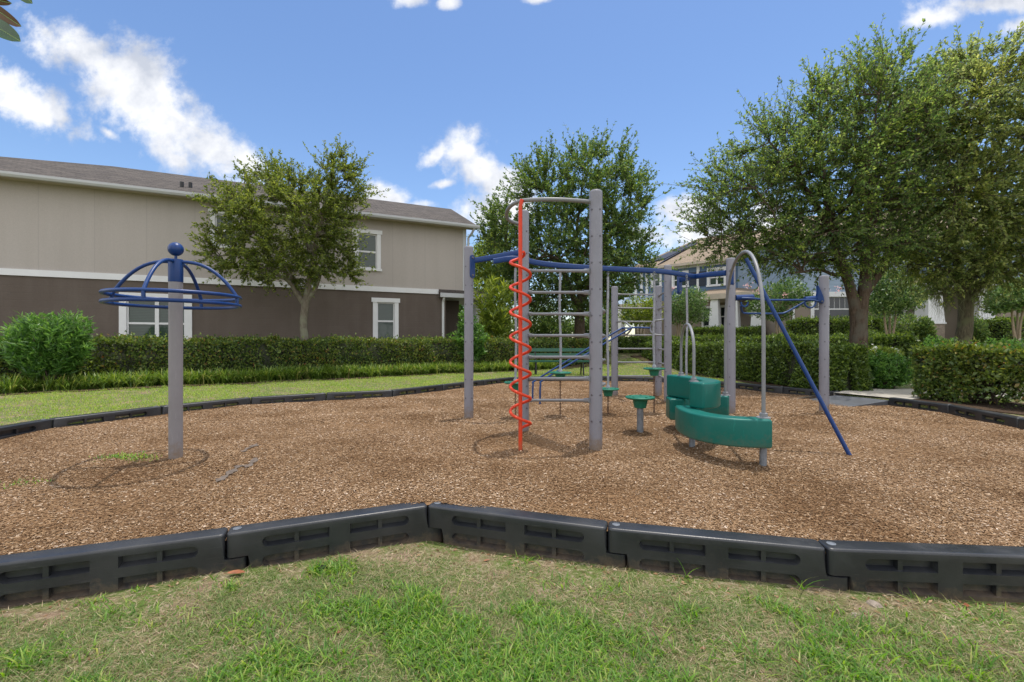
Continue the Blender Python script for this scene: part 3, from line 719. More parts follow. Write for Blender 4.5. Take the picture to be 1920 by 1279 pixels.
for i, lab in BOARDS.items():
    a, b = V(J[i]), V(J[(i + 1) % len(J)]); d = b - a
    if first_board is None:
        o = bpy.data.objects.new('edging_board', bmesh_board); C.objects.link(o)
        p = pin.build('pin', M['steel'], o); p.location = (.05, 0, BH + .0005); first_board = o
    else:
        o = copy_tree(first_board)
    top = board_top(i)
    sc = d.length / BL
    nrm_ = V((-d.y, d.x)).normalized() * (.04 if i < 7 or i > 27 else -.045)
    o.location = (a.x + nrm_.x, a.y + nrm_.y, top - BH); o.rotation_euler = (0, 0, math.atan2(d.y, d.x)); o.scale = (sc, 1, 1)
    tag(o, lab, 'edging board', 'black boards edging the play area')
# the ramp through the opening
r0, r1 = V((6.25, 8.72)), V((6.50, 7.85)); rd = (r1 - r0).normalized(); rn = V((rd.y * -1, rd.x))
rt = empty('access_ramp', (r0.x, r0.y, .0), 'grey plastic access ramp with dark side curb in the border opening', 'ramp')
mb = MB(); out_n = V((-rn.x, -rn.y)) if rn.dot(V((1, 0))) < 0 else rn
inn = -out_n
def rp(t, s, z): q = r0 + rd * t + out_n * s; return V((q.x, q.y, z))
W_ = (r1 - r0).length
mb.raw([rp(0, .06, .075), rp(W_, .06, .075), rp(W_, -1.0, -.01), rp(0, -1.0, -.01), rp(0, .06, -.1), rp(W_, .06, -.1), rp(W_, -1.0, -.1), rp(0, -1.0, -.1)],
       [(0, 3, 2, 1), (4, 5, 6, 7), (0, 1, 5, 4), (3, 7, 6, 2), (0, 4, 7, 3), (1, 2, 6, 5)]); mb.build('ramp_plate', M['ramp'], rt)
mb = MB()
mb.raw([rp(-.05, .07, .125), rp(-.11, .07, .125), rp(-.05, .07, -.1), rp(-.11, .07, -.1), rp(-.05, -1.02, .01), rp(-.11, -1.02, .01), rp(-.05, -1.02, -.1), rp(-.11, -1.02, -.1)],
       [(0, 4, 5, 1), (0, 2, 6, 4), (1, 5, 7, 3), (0, 1, 3, 2), (4, 6, 7, 5)]); mb.build('side_curb', M['board'], rt)

# concrete path leading in from the right, and on behind the hedge
def strip(name, pts, w, m, dz=.008, kind='structure'):
    mb = MB(); P = catmull(pts, 8); A, B = [], []
    for j, p in enumerate(P):
        d = P[min(j + 1, len(P) - 1)] - P[max(j - 1, 0)]; d.z = 0; d.normalize(); s = V((-d.y, d.x, 0)) * w / 2
        for lst, q in ((A, p - s), (B, p + s)): lst.append(V((q.x, q.y, G(q.x, q.y) + dz)))
    for j in range(len(P) - 1):
        mb.face([A[j], A[j + 1], B[j + 1], B[j]])
        mb.face([A[j], A[j] - V((0, 0, .12)), A[j + 1] - V((0, 0, .12)), A[j + 1]]); mb.face([B[j + 1], B[j + 1] - V((0, 0, .12)), B[j] - V((0, 0, .12)), B[j]])
    return tag(mb.build(name, m), kind=kind)
strip('path', [(6.42, 8.2, 0), (7.5, 8.75, 0), (8.4, 8.9, 0), (9.4, 8.2, 0), (10.2, 6.6, 0), (10.8, 4.5, 0)], 1.15, M['concrete'], .03)
# ------------------------------------------------------------------ play equipment
PR = .0665
def post_mesh(mb, x, y, top, r=PR, boltang=(), z0=.28, dz=.27, m=0, mbolt=1):
    b = MH(x, y) - .12
    mb.lathe((x, y, 0), [(r, b), (r, top - .03), (r * .96, top - .014), (r * .82, top - .003), (r * .3, top)], 28, m)
    z = z0
    while z < top - .1:
        for a in boltang:
            d = V((math.cos(a), math.sin(a), 0)); p = V((x, y, z)) + d * r
            mb.tube([p - d * .004, p + d * .006], [.011, .009], 8, mbolt)
        z += dz
def sleeve(mb, p, d, r=.024, l=.06, m=0): d = V(d).normalized(); mb.tube([V(p), V(p) + d * l], [r, r * .86], 12, m)
def toward_cam(x, y, offs): a = math.atan2(-y, -x); return [a + math.radians(o) for o in offs]

# --- climbing tower: two tall posts, seven rungs, a bent top bar and the red spiral pole
Ax, Ay = .862, 4.68; Bx, By = .142, 5.60
tw = empty('climbing_tower', (Ax, Ay, 0), 'tall grey two-post rung climber with bent top bar and orange red spiral pole', 'climbing frame')
for (x, y, top, offs) in ((Ax, Ay, 2.648, (-38, 42)), (Bx, By, 2.705, (36, -60))):
    mb = MB(); post_mesh(mb, x, y, top, boltang=toward_cam(x, y, offs)); mb.build('post', [M['post'], M['bolt']], tw)
for i in range(7):
    yp = 508.2 + i * 40.45
    a = at(1104, yp, Ay - .01); b = at(992, yp - .4, By); d = (b - a).normalized()
    mb = MB(); mb.tube([a, b], .0165, 12); sleeve(mb, a - d * .02, d, .027, .085, 0); sleeve(mb, b + d * .02, -d, .027, .085, 0)
    mb.build('rung', M['gray'], tw)
mb = MB()
zt = 2.53
mb.tube(catmull([(.81, 4.68, zt), (.70, 4.645, zt), (.45, 4.60, zt), (.15, 4.62, zt), (.02, 4.74, zt), (-.05, 4.98, zt), (-.06, 5.25, zt), (-.02, 5.42, zt), (.09, 5.57, zt)], 6), .021, 12)
sleeve(mb, (.83, 4.68, zt), (-1, -.15, 0), .034, .04); sleeve(mb, (.11, 5.585, zt), (-1, -1, 0), .034, .05)
mb.build('top_bar', M['gray'], tw)
sx, sy = .085, 4.60
mb = MB(); mb.tube([(sx, sy, -.1), (sx, sy, 2.46), (sx + .015, sy + .005, 2.53)], .0198, 14)
sp_ = mb.build('spiral_pole', M['red'], tw)
mb = MB(); z1, z0, turns, R_ = 2.005, .205, 7.18, .102
pts = []
nst = 260
for k in range(nst + 1):
    t = k / nst; a = math.radians(20) + 2 * math.pi * turns * t * 1.0
    # goes from the back right round the back to the left, then across the front downwards to the right
    r = R_
    if t < .025: r = .03 + (R_ - .03) * (t / .025)
    if t > .975: r = .03 + (R_ - .03) * ((1 - t) / .025)
    pts.append((sx + r * math.cos(a), sy + r * math.sin(a), z1 + (z0 - z1) * t))
mb.tube(pts, .0148, 12); mb.build('spiral', M['red'], sp_)
# grips bowed out behind the near tall post
for i, yp in enumerate((581, 629, 676, 723)):
    z = at(1117, yp, Ay).z
    mb = MB(); c = catmull([(Ax + .05, Ay + .03, z), (Ax + .12, Ay + .16, z), (Ax + .15, Ay + .36, z - .01), (Ax + .10, Ay + .50, z - .02), (Ax + .02, Ay + .42, z - .03), (Ax + .01, Ay + .05, z - .03)], 6)
    mb.tube(c, .014, 10); sleeve(mb, (Ax + .05, Ay + .03, z), (.5, .9, 0), .024, .07); mb.build('grip', M['gray'], tw)

# --- the long frame: posts, blue overhead beam, ladder, blue hand bars
fr = empty('overhead_climber', (2.80, 8.21, 0), 'grey posts joined by long curved blue overhead beam, rung ladder and blue hand bars', 'climbing frame')
PC, PG, PH, PK, PE, PF = (-.625, 6.58), (2.81, 8.21), (3.365, 7.0), (4.82, 7.03), (2.075, 9.2), (2.975, 9.25)
for (x, y), top, offs in ((PC, 2.468, (-42, 40)), (PG, 2.47, (-30,)), (PH, 2.376, (-15,)), (PK, 2.112, (8, 78, -80)), (PE, 2.205, (-50, 60)), (PF, 2.225, (-30, 40))):
    mb = MB(); post_mesh(mb, x, y, top, boltang=toward_cam(x, y, offs)); mb.build('post', [M['post'], M['bolt']], fr)
def flatbeam(mb, pts, w, h, m=0):
    """rounded bar of width w and height h along a path"""
    P = [V(p) for p in pts]; base = len(mb.v); k = len(P); prof = []
    for j in range(16):
        a = 2 * math.pi * j / 16; c, s = math.cos(a), math.sin(a)
        prof.append((w / 2 * math.copysign(abs(c) ** .5, c), h / 2 * math.copysign(abs(s) ** .5, s)))
    for i, p in enumerate(P):
        t = (P[min(i + 1, k - 1)] - P[max(i - 1, 0)]).normalized(); sd_ = t.cross(V((0, 0, 1))).normalized(); up = sd_.cross(t)
        for a, b in prof: mb.v.append(tuple(p + sd_ * a + up * b))
    for i in range(k - 1):
        for j in range(16):
            a0 = base + i * 16 + j; a1 = base + i * 16 + (j + 1) % 16
            mb.f.append((a0, a1, a1 + 16, a0 + 16)); mb.m.append(m); mb.uv.append(None)
    mb.f.append(tuple(base + j for j in reversed(range(16)))); mb.f.append(tuple(base + (k - 1) * 16 + j for j in range(16)))
    mb.m += [m, m]; mb.uv += [None, None]
J1 = at(955, 479, 6.45); J2 = at(1303, 519, 7.55)
mb = MB(); flatbeam(mb, catmull([at(925, 490, 6.42), at(965, 485, 6.47), at(1010, 493.5, 6.58), at(1060, 499, 6.66), at(1139, 504, 6.78), at(1226, 508, 6.98), at(1268, 513, 7.25), J2], 6), .05, .078); mb.build('main_beam', M['blue'], fr)
mb = MB(); flatbeam(mb, catmull([at(889, 488.5, 6.58), at(915, 484.5, 6.56), at(945, 479, 6.5), at(976, 473.5, 6.5), at(986, 473, 6.5)], 6), .05, .08); mb.build('left_arm', M['blue'], fr)
mb = MB(); flatbeam(mb, catmull([at(1277, 525, 8.1), at(1290, 522, 7.8), J2, at(1330, 515, 7.3), at(1361, 512, 7.02)], 6), .048, .085); mb.build('right_arm', M['blue'], fr)
def plate(p, d, w, h, t=.025, m='blue'):
    """upright rounded mounting plate with two bolts, facing along d"""
    d = V(d).normalized(); s = d.cross(V((0, 0, 1))).normalized(); mb = MB(); n = 8; ring = []
    for k in range(2 * n + 2):
        if k <= n: a = math.pi * k / n; ring.append((math.cos(a) * w / 2, h / 2 - w / 2 + math.sin(a) * w / 2))
        else: a = math.pi + math.pi * (k - n - 1) / n; ring.append((math.cos(a) * w / 2, -h / 2 + w / 2 + math.sin(a) * w / 2))
    P = V(p); f = [P + s * a + V((0, 0, b)) + d * t for a, b in ring]; g = [P + s * a + V((0, 0, b)) - d * t for a, b in ring]; k = len(f)
    mb.raw(f + g, [tuple(range(k)), tuple(reversed(range(k, 2 * k)))] + [(i, i + k, (i + 1) % k + k, (i + 1) % k) for i in range(k)])
    for zz in (h / 2 - w / 2, -h / 2 + w / 2): mb.tube([P + V((0, 0, zz)) + d * t, P + V((0, 0, zz)) + d * (t + .012)], [.018, .013], 10, 1)
    return mb.build('mounting_plate', [M[m], M['bolt']], fr)
plate(at(884.5, 500, 6.55), (.72, -.69, 0), .085, .335); plate(at(1274, 532, 8.14), (.62, -.78, 0), .085, .37)
plate(at(1372, 520, 6.96), (.8, -.3, 0), .07, .26)
# rung ladder between the two short far posts, and short rungs to the beam post
for i in range(7):
    yp = 552 + i * 25.5; z = at(1190, yp, 9.2).z
    mb = MB(); mb.tube([(PE[0], PE[1], z), (PF[0], PF[1], z)], .015, 10); sleeve(mb, (PE[0] + PR - .01, PE[1], z), (1, 0, 0), .024, .06); sleeve(mb, (PF[0] - PR + .01, PF[1], z), (-1, 0, 0), .024, .06)
    mb.build('rung', M['gray'], fr)
for yp in (552, 577.5, 655, 681, 706):
    z = at(1245, yp, 8.9).z; a, b = V((PF[0], PF[1], z)), V((PG[0], PG[1], z)); d = (b - a).normalized()
    mb = MB(); mb.tube([a, b], .015, 10); sleeve(mb, a + d * (PR - .01), d, .028, .07); sleeve(mb, b - d * (PR - .01), -d, .026, .06); mb.build('rung', M['gray'], fr)
def zpx(y, D): return EYE + (CY - y) * D / F
for side in (0, 1):   # curved grips beside the top of the slide rails
    zt_, zb_ = (zpx(600, 8.3), zpx(628, 8.3)) if side else (zpx(603.5, 9.2), zpx(628, 9.2))
    mb = MB()
    if side: c = [at(1246, 598.5, 8.22), at(1236, 600.5, 8.22), at(1228, 602, 8.25), at(1222, 608, 8.3), at(1219.5, 615, 8.35), at(1221, 622, 8.3), at(1227, 627, 8.25), at(1236, 628.5, 8.22), at(1246, 628, 8.22)]
    else: c = [at(1157, 603, 9.15), at(1166, 603, 9.0), at(1174, 605, 8.8), at(1180, 611, 8.5), at(1184, 614, 8.35), at(1181, 621, 8.5), at(1175, 627, 8.8), at(1167, 629, 9.0), at(1157, 629, 9.15)]
    mb.tube(catmull(c, 5), .017, 10); mb.build('curved_grip', M['gray'], fr)
for k, (legs) in enumerate((((1012.5, 757, 7.95), (1013.5, 722, 7.97), (1021, 711, 8.0), (1100, 664, 8.12), (1176, 619.5, 8.3), (1188, 614.5, 8.33), (1221, 615, 8.35)),
                            ((998.7, 753, 8.35), (999.5, 722, 8.37), (1007, 711.5, 8.4), (1085, 664, 8.55), (1158, 620, 8.75), (1169, 615.5, 8.78), (1184, 615.5, 8.35)))):
    P = [at(*q) for q in legs]
    mb = MB(); mb.tube([V((P[0].x, P[0].y, -.15))] + catmull(P, 5), .0165, 12); mb.build('slide_rail', M['bluelite'], fr)
# blue hand bars between the two right posts
mb = MB(); a = at(1379, 558.5, 6.98); b = at(1537, 561.5, 7.02)
mb.tube([a, at(1412, 557.5, 6.98)], .045, 12); mb.build('bar_socket', M['blue'], fr); mb = MB(); mb.tube([at(1509, 561, 7.0), at(1531, 559.5, 7.02)], [.036, .045], 12); mb.build('bar_socket', M['blue'], fr)
mb = MB(); mb.tube(catmull([at(1391, 559, 6.9), at(1415, 560, 6.84), at(1440, 562.5, 6.82), at(1490, 562.5, 6.82), at(1522, 562.5, 6.85), at(1535, 565, 6.95)], 6), .0155, 10); mb.build('hand_bar', M['bluelite'], fr)
mb = MB(); mb.tube(catmull([at(1389, 573, 7.0), at(1391, 583, 7.06), at(1396, 587.3, 7.1), at(1425, 588, 7.12), at(1460, 588, 7.12), at(1474, 585.5, 7.12), at(1495, 574, 7.1), at(1508, 567, 7.08), at(1522, 559, 7.05)], 6), .0155, 10); mb.build('hand_bar', M['bluelite'], fr)
for cx, cy, rx, ry, dd in ((1519, 566, 10.5, 11, 6.9), (1396, 566, 6.5, 9, 6.95)):
    mb = MB(); mb.tube([at(cx + rx * math.cos(t), cy - ry * math.sin(t), dd) for t in [math.pi + math.pi * k / 14 for k in range(15)]], .014, 10); mb.build('hand_loop', M['bluelite'], fr)
# triangular gusset on the right post
mb = MB(); T = [at(1534.5, 535, 6.955), at(1539.5, 545, 6.94), at(1544, 556, 6.94), at(1545.5, 565, 6.95), at(1543, 569, 6.95), at(1537, 567, 6.955), at(1532, 559, 6.97), at(1534.3, 550, 6.96)]
n = len(T); Bk = [p + V((.0, .05, 0)) for p in T]
mb.raw(T + Bk, [tuple(range(n)), tuple(reversed(range(n, 2 * n)))] + [(i, i + n, (i + 1) % n + n, (i + 1) % n) for i in range(n)])
mb.tube([at(1541.5, 565, 6.945), at(1541.5, 565, 6.925)], [.016, .012], 10, 1); mb.build('gusset', [M['blue'], M['bolt']], fr)

# --- hanging step pods on ropes
def pod(px, gy, sy_, ty, beam_y, label, D, wave):
    g = at(px, gy, D); x, y = g.x, g.y; zs = zpx(sy_, D); zb = zpx(beam_y, D); zt_ = zpx(ty, D)
    r = empty('hanging_step', (x, y, zs - .10), label, 'hanging step', 'green steps hung on ropes')
    mb = MB(); mb.lathe((x, y, zs), [(.052, -.118), (.060, -.112), (.078, -.035), (.10, -.03), (.150, -.024), (.163, -.016), (.165, -.008), (.158, 0), (.06, .004), (.02, .004)], 28)
    for k in range(6):
        a = k * math.pi / 3 + .3; mb.tube([(x + .12 * math.cos(a), y + .12 * math.sin(a), zs), (x + .12 * math.cos(a), y + .12 * math.sin(a), zs + .006)], .012, 8)
    mb.build('step', M['green'], r)
    mb = MB(); n = 26; pts = []
    for k in range(n + 1):
        t = k / n; w = .012 * math.sin(t * 5 + wave) * math.sin(math.pi * t); pts.append((x + w, y + w * .4, zs + (zt_ - zs) * t))
    mb.tube(pts, .0175, 10); mb.lathe((x, y, zs), [(.03, .0), (.03, .03), (.02, .05)], 14); mb.build('rope', M['rope'], r)
    mb = MB(); z = zt_; k = 0
    while z < zb - .005:
        rr = .022; pl = [(x + rr * .6 * math.cos(t) * (k % 2), y + rr * .6 * math.cos(t) * ((k + 1) % 2), z + rr + rr * math.sin(t)) for t in [2 * math.pi * q / 10 for q in range(11)]]
        mb.tube(pl, .006, 6, caps=False); z += rr * 1.5; k += 1
    mb.build('shackle', M['steel'], r)
    mb = MB(); z = zs - .11; k = 0; gz = MH(x, y)
    while z > gz - .03:
        rr = .016; pl = [(x + rr * .6 * math.cos(t) * (k % 2), y + rr * .6 * math.cos(t) * ((k + 1) % 2), z - rr + rr * math.sin(t)) for t in [2 * math.pi * q / 8 for q in range(9)]]
        mb.tube(pl, .005, 5, caps=False); z -= rr * 1.45; k += 1
    mb.build('anchor_chain', M['chain'], r)
    return r
pod(966.5, 780, 716, 503, 492, 'hanging green step half hidden left of the red spiral pole', 6.55, 0.0)
pod(1050.5, 780, 697.5, 511, 502, 'hanging green step seen through the tower rungs before the green bench', 6.68, 1.0)
pod(1140, 778, 728, 519, 507, 'lowest hanging green step, just right of the near tall post', 6.80, 2.0)
pod(1226.5, 776.5, 690, 527, 511, 'highest hanging green step, in front of the far rung ladder', 6.95, 3.1)
pod(1287.5, 772, 714, 540, 519, 'hanging grey rope dropping behind the stacked teal blocks', 7.35, 4.2)

# --- fixed green stool
st = gnd(1200.3, 812); zs = zpx(743.5, st.y)
r = empty('step_stool', (st.x, st.y, 0), 'round green stepping stool on a grey steel post in the mulch', 'stool')
mb = MB(); mb.lathe((st.x, st.y, zs), [(.062, -.135), (.070, -.13), (.088, -.04), (.115, -.034), (.158, -.026), (.172, -.016), (.173, -.008), (.165, 0), (.06, .003), (.02, .003)], 30)
for k in range(5):
    a = k * 2 * math.pi / 5; mb.tube([(st.x + .125 * math.cos(a), st.y + .125 * math.sin(a), zs), (st.x + .125 * math.cos(a), st.y + .125 * math.sin(a), zs + .008)], .014, 8)
mb.build('seat', M['green'], r)
mb = MB(); mb.tube([(st.x, st.y, -.12), (st.x, st.y, zs - .12)], .0385, 18); mb.build('leg', M['steel'], r)

# --- stacked teal blocks with grey arches and the blue sliding pole
bk = empty('curved_step_climber', (2.0, 4.7, 0), 'stacked curved teal blocks under tall grey arch with slanting dark blue pole', 'climbing frame')
def block(name, path, z0, z1, w):
    P = catmull([V((x, y, 0)) for x, y in path], 10); k = len(P); mb = MB(); base = 0
    h = z1 - z0; rd_ = .020; prof = []
    for cx_, cz, a0 in ((w / 2 - rd_, h - rd_, 0), (-w / 2 + rd_, h - rd_, 90), (-w / 2 + rd_, rd_, 180), (w / 2 - rd_, rd_, 270)):
        for q in range(5): a = math.radians(a0 + 90 * q / 4); prof.append((cx_ + rd_ * math.cos(a), cz + rd_ * math.sin(a)))
    n = len(prof); mids = (0, h / 2)
    rings = []
    for i, p in enumerate(P):
        t = (P[min(i + 1, k - 1)] - P[max(i - 1, 0)]).normalized(); s = V((t.y, -t.x, 0)); rings.append((p, s, t, 1.0))
    def cap(p, s, t, sg):  # rounded ends
        return [(p + t * sg * rd_ * math.sin(a), s, t, a) for a in [math.radians(v) for v in (30, 60, 90)]]
    full = [(p, s, 0.0) for p, s, t, _ in rings]
    st_ = [(p, s, a) for p, s, t, a in reversed(cap(rings[0][0], rings[0][1], rings[0][2], -1))]
    en_ = [(p, s, a) for p, s, t, a in cap(rings[-1][0], rings[-1][1], rings[-1][2], 1)]
    allr = st_ + full + en_
    for p, s, a in allr:
        sh = rd_ * (1 - math.cos(a))
        for u_, z_ in prof:
            uu = u_ - math.copysign(min(sh, abs(u_)), u_); zz = (h / 2) + (z_ - h / 2) * (1 - sh / (h / 2))
            mb.v.append((p.x + s.x * uu, p.y + s.y * uu, z0 + zz))
    m_ = len(allr)
    for i in range(m_ - 1):
        for j in range(n):
            a0 = i * n + j; a1 = i * n + (j + 1) % n; mb.f.append((a0, a1, a1 + n, a0 + n)); mb.m.append(0); mb.uv.append(None)
    mb.f.append(tuple(reversed(range(n)))); mb.f.append(tuple((m_ - 1) * n + j for j in range(n))); mb.m += [0, 0]; mb.uv += [None, None]
    mb2 = mb; bm = bmesh.new(); o = mb2.build(name, M['teal'], bk)
    bm.from_mesh(o.data); bmesh.ops.recalc_face_normals(bm, faces=bm.faces[:]); bm.to_mesh(o.data); bm.free(); return o
ZA, ZB, ZC = .158, .412, .680
block('curved_block', [(2.27, 4.06), (2.05, 4.10), (1.90, 4.21), (1.81, 4.40), (1.80, 4.64), (1.84, 4.86)], ZA, ZB, .185)
block('curved_block', [(1.88, 4.62), (2.02, 4.70), (2.13, 4.87), (2.16, 5.08), (2.13, 5.32), (2.08, 5.52), (2.02, 5.70)], ZB + .004, ZC, .185)
block('curved_block', [(1.97, 5.42), (2.02, 5.68), (2.16, 5.83), (2.36, 5.88), (2.56, 5.83), (2.72, 5.75)], ZA, ZB, .185)
for x, y in ((2.24, 4.06), (1.86, 4.70), (2.06, 5.62)): mb = MB(); mb.tube([(x, y, -.12), (x, y, ZA + .01)], .030, 14); mb.build('support_leg', M['steel'], bk)
na, fa = V((2.255, 4.08, ZB)), V((2.70, 5.76, ZB))
pts = []
zs_, pk = 1.18, 2.045
pts += [na + V((0, 0, .0)), V((na.x, na.y, .8)), V((na.x, na.y, zs_))]
for k in range(1, 24):
    a = math.pi * k / 24; t = .5 - .5 * math.copysign(abs(math.cos(a)) ** .9, math.cos(a))
    q = na.lerp(fa, t); pts.append(V((q.x, q.y, zs_ + (pk - zs_) * math.sin(a) ** .92)))
pts += [V((fa.x, fa.y, zs_)), V((fa.x, fa.y, .8)), V((fa.x, fa.y, ZB))]
mb = MB(); mb.tube(pts, .0165, 14)
for p in (na, fa): mb.lathe((p.x, p.y, ZB), [(.06, 0), (.058, .008), (.034, .012), (.034, .04), (.026, .045)], 18)
mb.build('tall_arch', M['gray'], bk)
mb = MB(); s0, s1 = at(1301, 712, 4.72), at(1277, 703.5, 5.55); s0.z = s1.z = ZC; pts = [s0, V((s0.x, s0.y, 1.0))]
for k in range(1, 14):
    a = math.pi * k / 14; t = .5 - .5 * math.cos(a); q = s0.lerp(s1, t); pts.append(V((q.x, q.y, 1.0 + .29 * math.sin(a))))
pts += [V((s1.x, s1.y, 1.0)), s1]
mb.tube(pts, .0155, 12)
for p in (s0, s1): mb.lathe((p.x, p.y, ZC), [(.05, 0), (.048, .007), (.03, .011), (.03, .035), (.022, .04)], 18)
mb.build('small_arch', M['gray'], bk)
mb = MB(); g2 = gnd(1594, 856); tpp = at(1399, 485, 4.86)
mb.tube([g2 + (g2 - tpp).normalized() * .12, g2.lerp(tpp, .5), g2.lerp(tpp, .93), tpp], .0195, 14); mb.build('sliding_pole', M['blue'], bk)

# --- overhead spinner on its own post
px_, py_ = -3.14, 4.25
spn = empty('overhead_spinner', (px_, py_, 0), 'blue double ring hand spinner with ball finial on a warm grey post', 'spinner')
mb = MB(); mb.lathe((px_, py_, 0), [(.056, -.15), (.056, 1.66)], 30); mb.build('post', M['spingrey'], spn)
mb = MB(); mb.lathe((px_, py_, 0), [(.058, 1.65), (.059, 1.655), (.059, 1.853), (.056, 1.862), (.02, 1.864)], 30); mb.build('hub', M['blue'], spn)
mb = MB(); zc = 1.957; mb.lathe((px_, py_, 0), [(.012, 1.86), (.012, zc - .06)] + [(max(.003, .063 * math.sin(t)), zc - .064 * math.cos(t)) for t in [math.pi * k / 16 for k in range(2, 17)]], 26); mb.build('ball_finial', M['blue'], spn)
RR = .517
for z in (1.522, 1.442):
    mb = MB(); mb.tube([(px_ + RR * math.cos(2 * math.pi * k / 64), py_ + RR * math.sin(2 * math.pi * k / 64), z) for k in range(65)], .0170, 12, caps=False); mb.build('ring', M['blue'], spn)
for k in range(4):
    a = math.radians(12 + 90 * k); mb = MB(); pts = []
    for q in range(15):
        t = (math.pi / 2) * q / 14; rr = .055 + (RR - .055) * math.sin(t); pts.append((px_ + rr * math.cos(a), py_ + rr * math.sin(a), 1.522 + .318 * (1 - math.sin(t) ** 2.4)))
    pts.append((px_ + RR * math.cos(a), py_ + RR * math.sin(a), 1.442))
    mb.tube(pts, .0155, 12); mb.build('curved_spoke', M['blue'], spn)

# --- green park bench behind the border
bx0, bx1, by_ = .46, 2.35, 13.6; gz = G(1.4, by_)
bn = empty('park_bench', (1.4, by_, gz), 'dark green slatted bench with backrest behind the back border', 'bench')
def slats(name, specs, ang):
    mb = MB()
    for (yy, zz, h) in specs: mb.box(((bx0 + bx1) / 2, by_ + yy, gz + zz), (bx1 - bx0, .035 if h > .05 else .09, max(h, .035)), Matrix.Rotation(ang, 3, 'X'))
    mb.build(name, M['benchgreen'], bn)
slats('backrest', [(.30, .58, .10), (.34, .73, .10)], math.radians(-14)); slats('seat', [(-.18, .40, .03), (-.06, .405, .03), (.06, .405, .03), (.18, .40, .03)], 0)
for x in (bx0 + .25, bx1 - .25):
    mb = MB(); mb.tube([(x, by_ - .25, gz - .02), (x, by_ - .20, gz + .37), (x, by_ + .2, gz + .37), (x, by_ + .38, gz + .80)], .022, 8); mb.tube([(x, by_ + .30, gz - .02), (x, by_ + .15, gz + .37)], .022, 8); mb.build('leg', M['black'], bn)
# ------------------------------------------------------------------ left house
def uvq(a, b, c, d, mb, m=0):
    """roof quad a,b (eave) c,d (ridge) with uv in metres"""
    e = (b - a).normalized(); nn = (b - a).cross(d - a).normalized(); s = nn.cross(e)
    pts = [a, b, c, d] if d is not None else [a, b, c]
    mb.face(pts, m, [((p - a).dot(e), (p - a).dot(s)) for p in pts])
def uvt(a, b, c, mb, m=0):
    e = (b - a).normalized(); nn = (b - a).cross(c - a).normalized(); s = nn.cross(e)
    mb.face([a, b, c], m, [((p - a).dot(e), (p - a).dot(s)) for p in (a, b, c)])

def wall_grid(mb, O, U, Nn, u0, u1, z0, z1, holes, depth=.10, m=0):
    """wall in plane through O along U (unit, horizontal), outward normal Nn, with rectangular openings and reveals"""
    us = sorted({u0, u1, *[h[0] for h in holes], *[h[1] for h in holes]}); zs = sorted({z0, z1, *[h[2] for h in holes], *[h[3] for h in holes]})
    P = lambda u, z, d=0: V((O.x + U.x * u + Nn.x * d, O.y + U.y * u + Nn.y * d, z))
    for i in range(len(us) - 1):
        for j in range(len(zs) - 1):
            uc, zc = (us[i] + us[i + 1]) / 2, (zs[j] + zs[j + 1]) / 2
            if any(h[0] < uc < h[1] and h[2] < zc < h[3] for h in holes) or not (u0 <= uc <= u1 and z0 <= zc <= z1): continue
            mb.face([P(us[i], zs[j]), P(us[i + 1], zs[j]), P(us[i + 1], zs[j + 1]), P(us[i], zs[j + 1])], m)
    for a, b, c, d in holes:
        mb.face([P(a, c), P(b, c), P(b, c, -depth), P(a, c, -depth)], m); mb.face([P(a, d, -depth), P(b, d, -depth), P(b, d), P(a, d)], m)
        mb.face([P(a, c, -depth), P(a, d, -depth), P(a, d), P(a, c)], m); mb.face([P(b, c), P(b, d), P(b, d, -depth), P(b, c, -depth)], m)
    return P

def window(root, P, a, b, c, d, glass, trim=.11, head=None, sill=True, mull=(), rail=.5, rot=0.0, name='window', bars=()):
    """window part with frame and pane children, set in the opening a..b, c..d"""
    def bar(mb, u0, u1, z0, z1, f, k):
        q = [P(u0, z0, f), P(u1, z0, f), P(u1, z1, f), P(u0, z1, f), P(u0, z0, k), P(u1, z0, k), P(u1, z1, k), P(u0, z1, k)]
        mb.raw(q, [(0, 1, 2, 3), (4, 7, 6, 5), (0, 4, 5, 1), (3, 2, 6, 7), (0, 3, 7, 4), (1, 5, 6, 2)])
    t = trim
    mb = MB()
    bar(mb, a - t, a + .004, c - .0, d + .0, .03, -.02); bar(mb, b - .004, b + t, c - .0, d + .0, .03, -.02)
    hd = t * 1.1
    bar(mb, a - t - (.05 if head else 0), b + t + (.05 if head else 0), d, d + hd, .045 if head else .032, -.02)
    if sill: bar(mb, a - t - .04, b + t + .04, c - .09, c, .06, -.02)
    else: bar(mb, a - t, b + t, c - t * .9, c, .031, -.02)
    trim_o = mb.build(name, M['white'], root)
    mb = MB(); s = .045; f, k = -.030, -.075
    bar(mb, a, a + s, c, d, f, k); bar(mb, b - s, b, c, d, f, k); bar(mb, a + s, b - s, c, c + s, f, k); bar(mb, a + s, b - s, d - s, d, f, k)
    for u in mull: bar(mb, u - .05, u + .05, c + s, d - s, f + .006, k)
    segs = [a + s] + [w for u in mull for w in (u - .05, u + .05)] + [b - s]
    zr = c + (d - c) * rail
    for i in range(0, len(segs), 2): bar(mb, segs[i], segs[i + 1], zr - .03, zr + .03, f - .003, k)
    for bu in bars: bar(mb, bu - .008, bu + .008, zr + .03, d - s, -.062, -.07)
    mb.build('frame', M['white'], trim_o)
    mb = MB(); mb.face([P(a, c, -.066), P(b, c, -.066), P(b, d, -.066), P(a, d, -.066)]); mb.build('pane', glass, trim_o, smooth=False)
    return trim_o

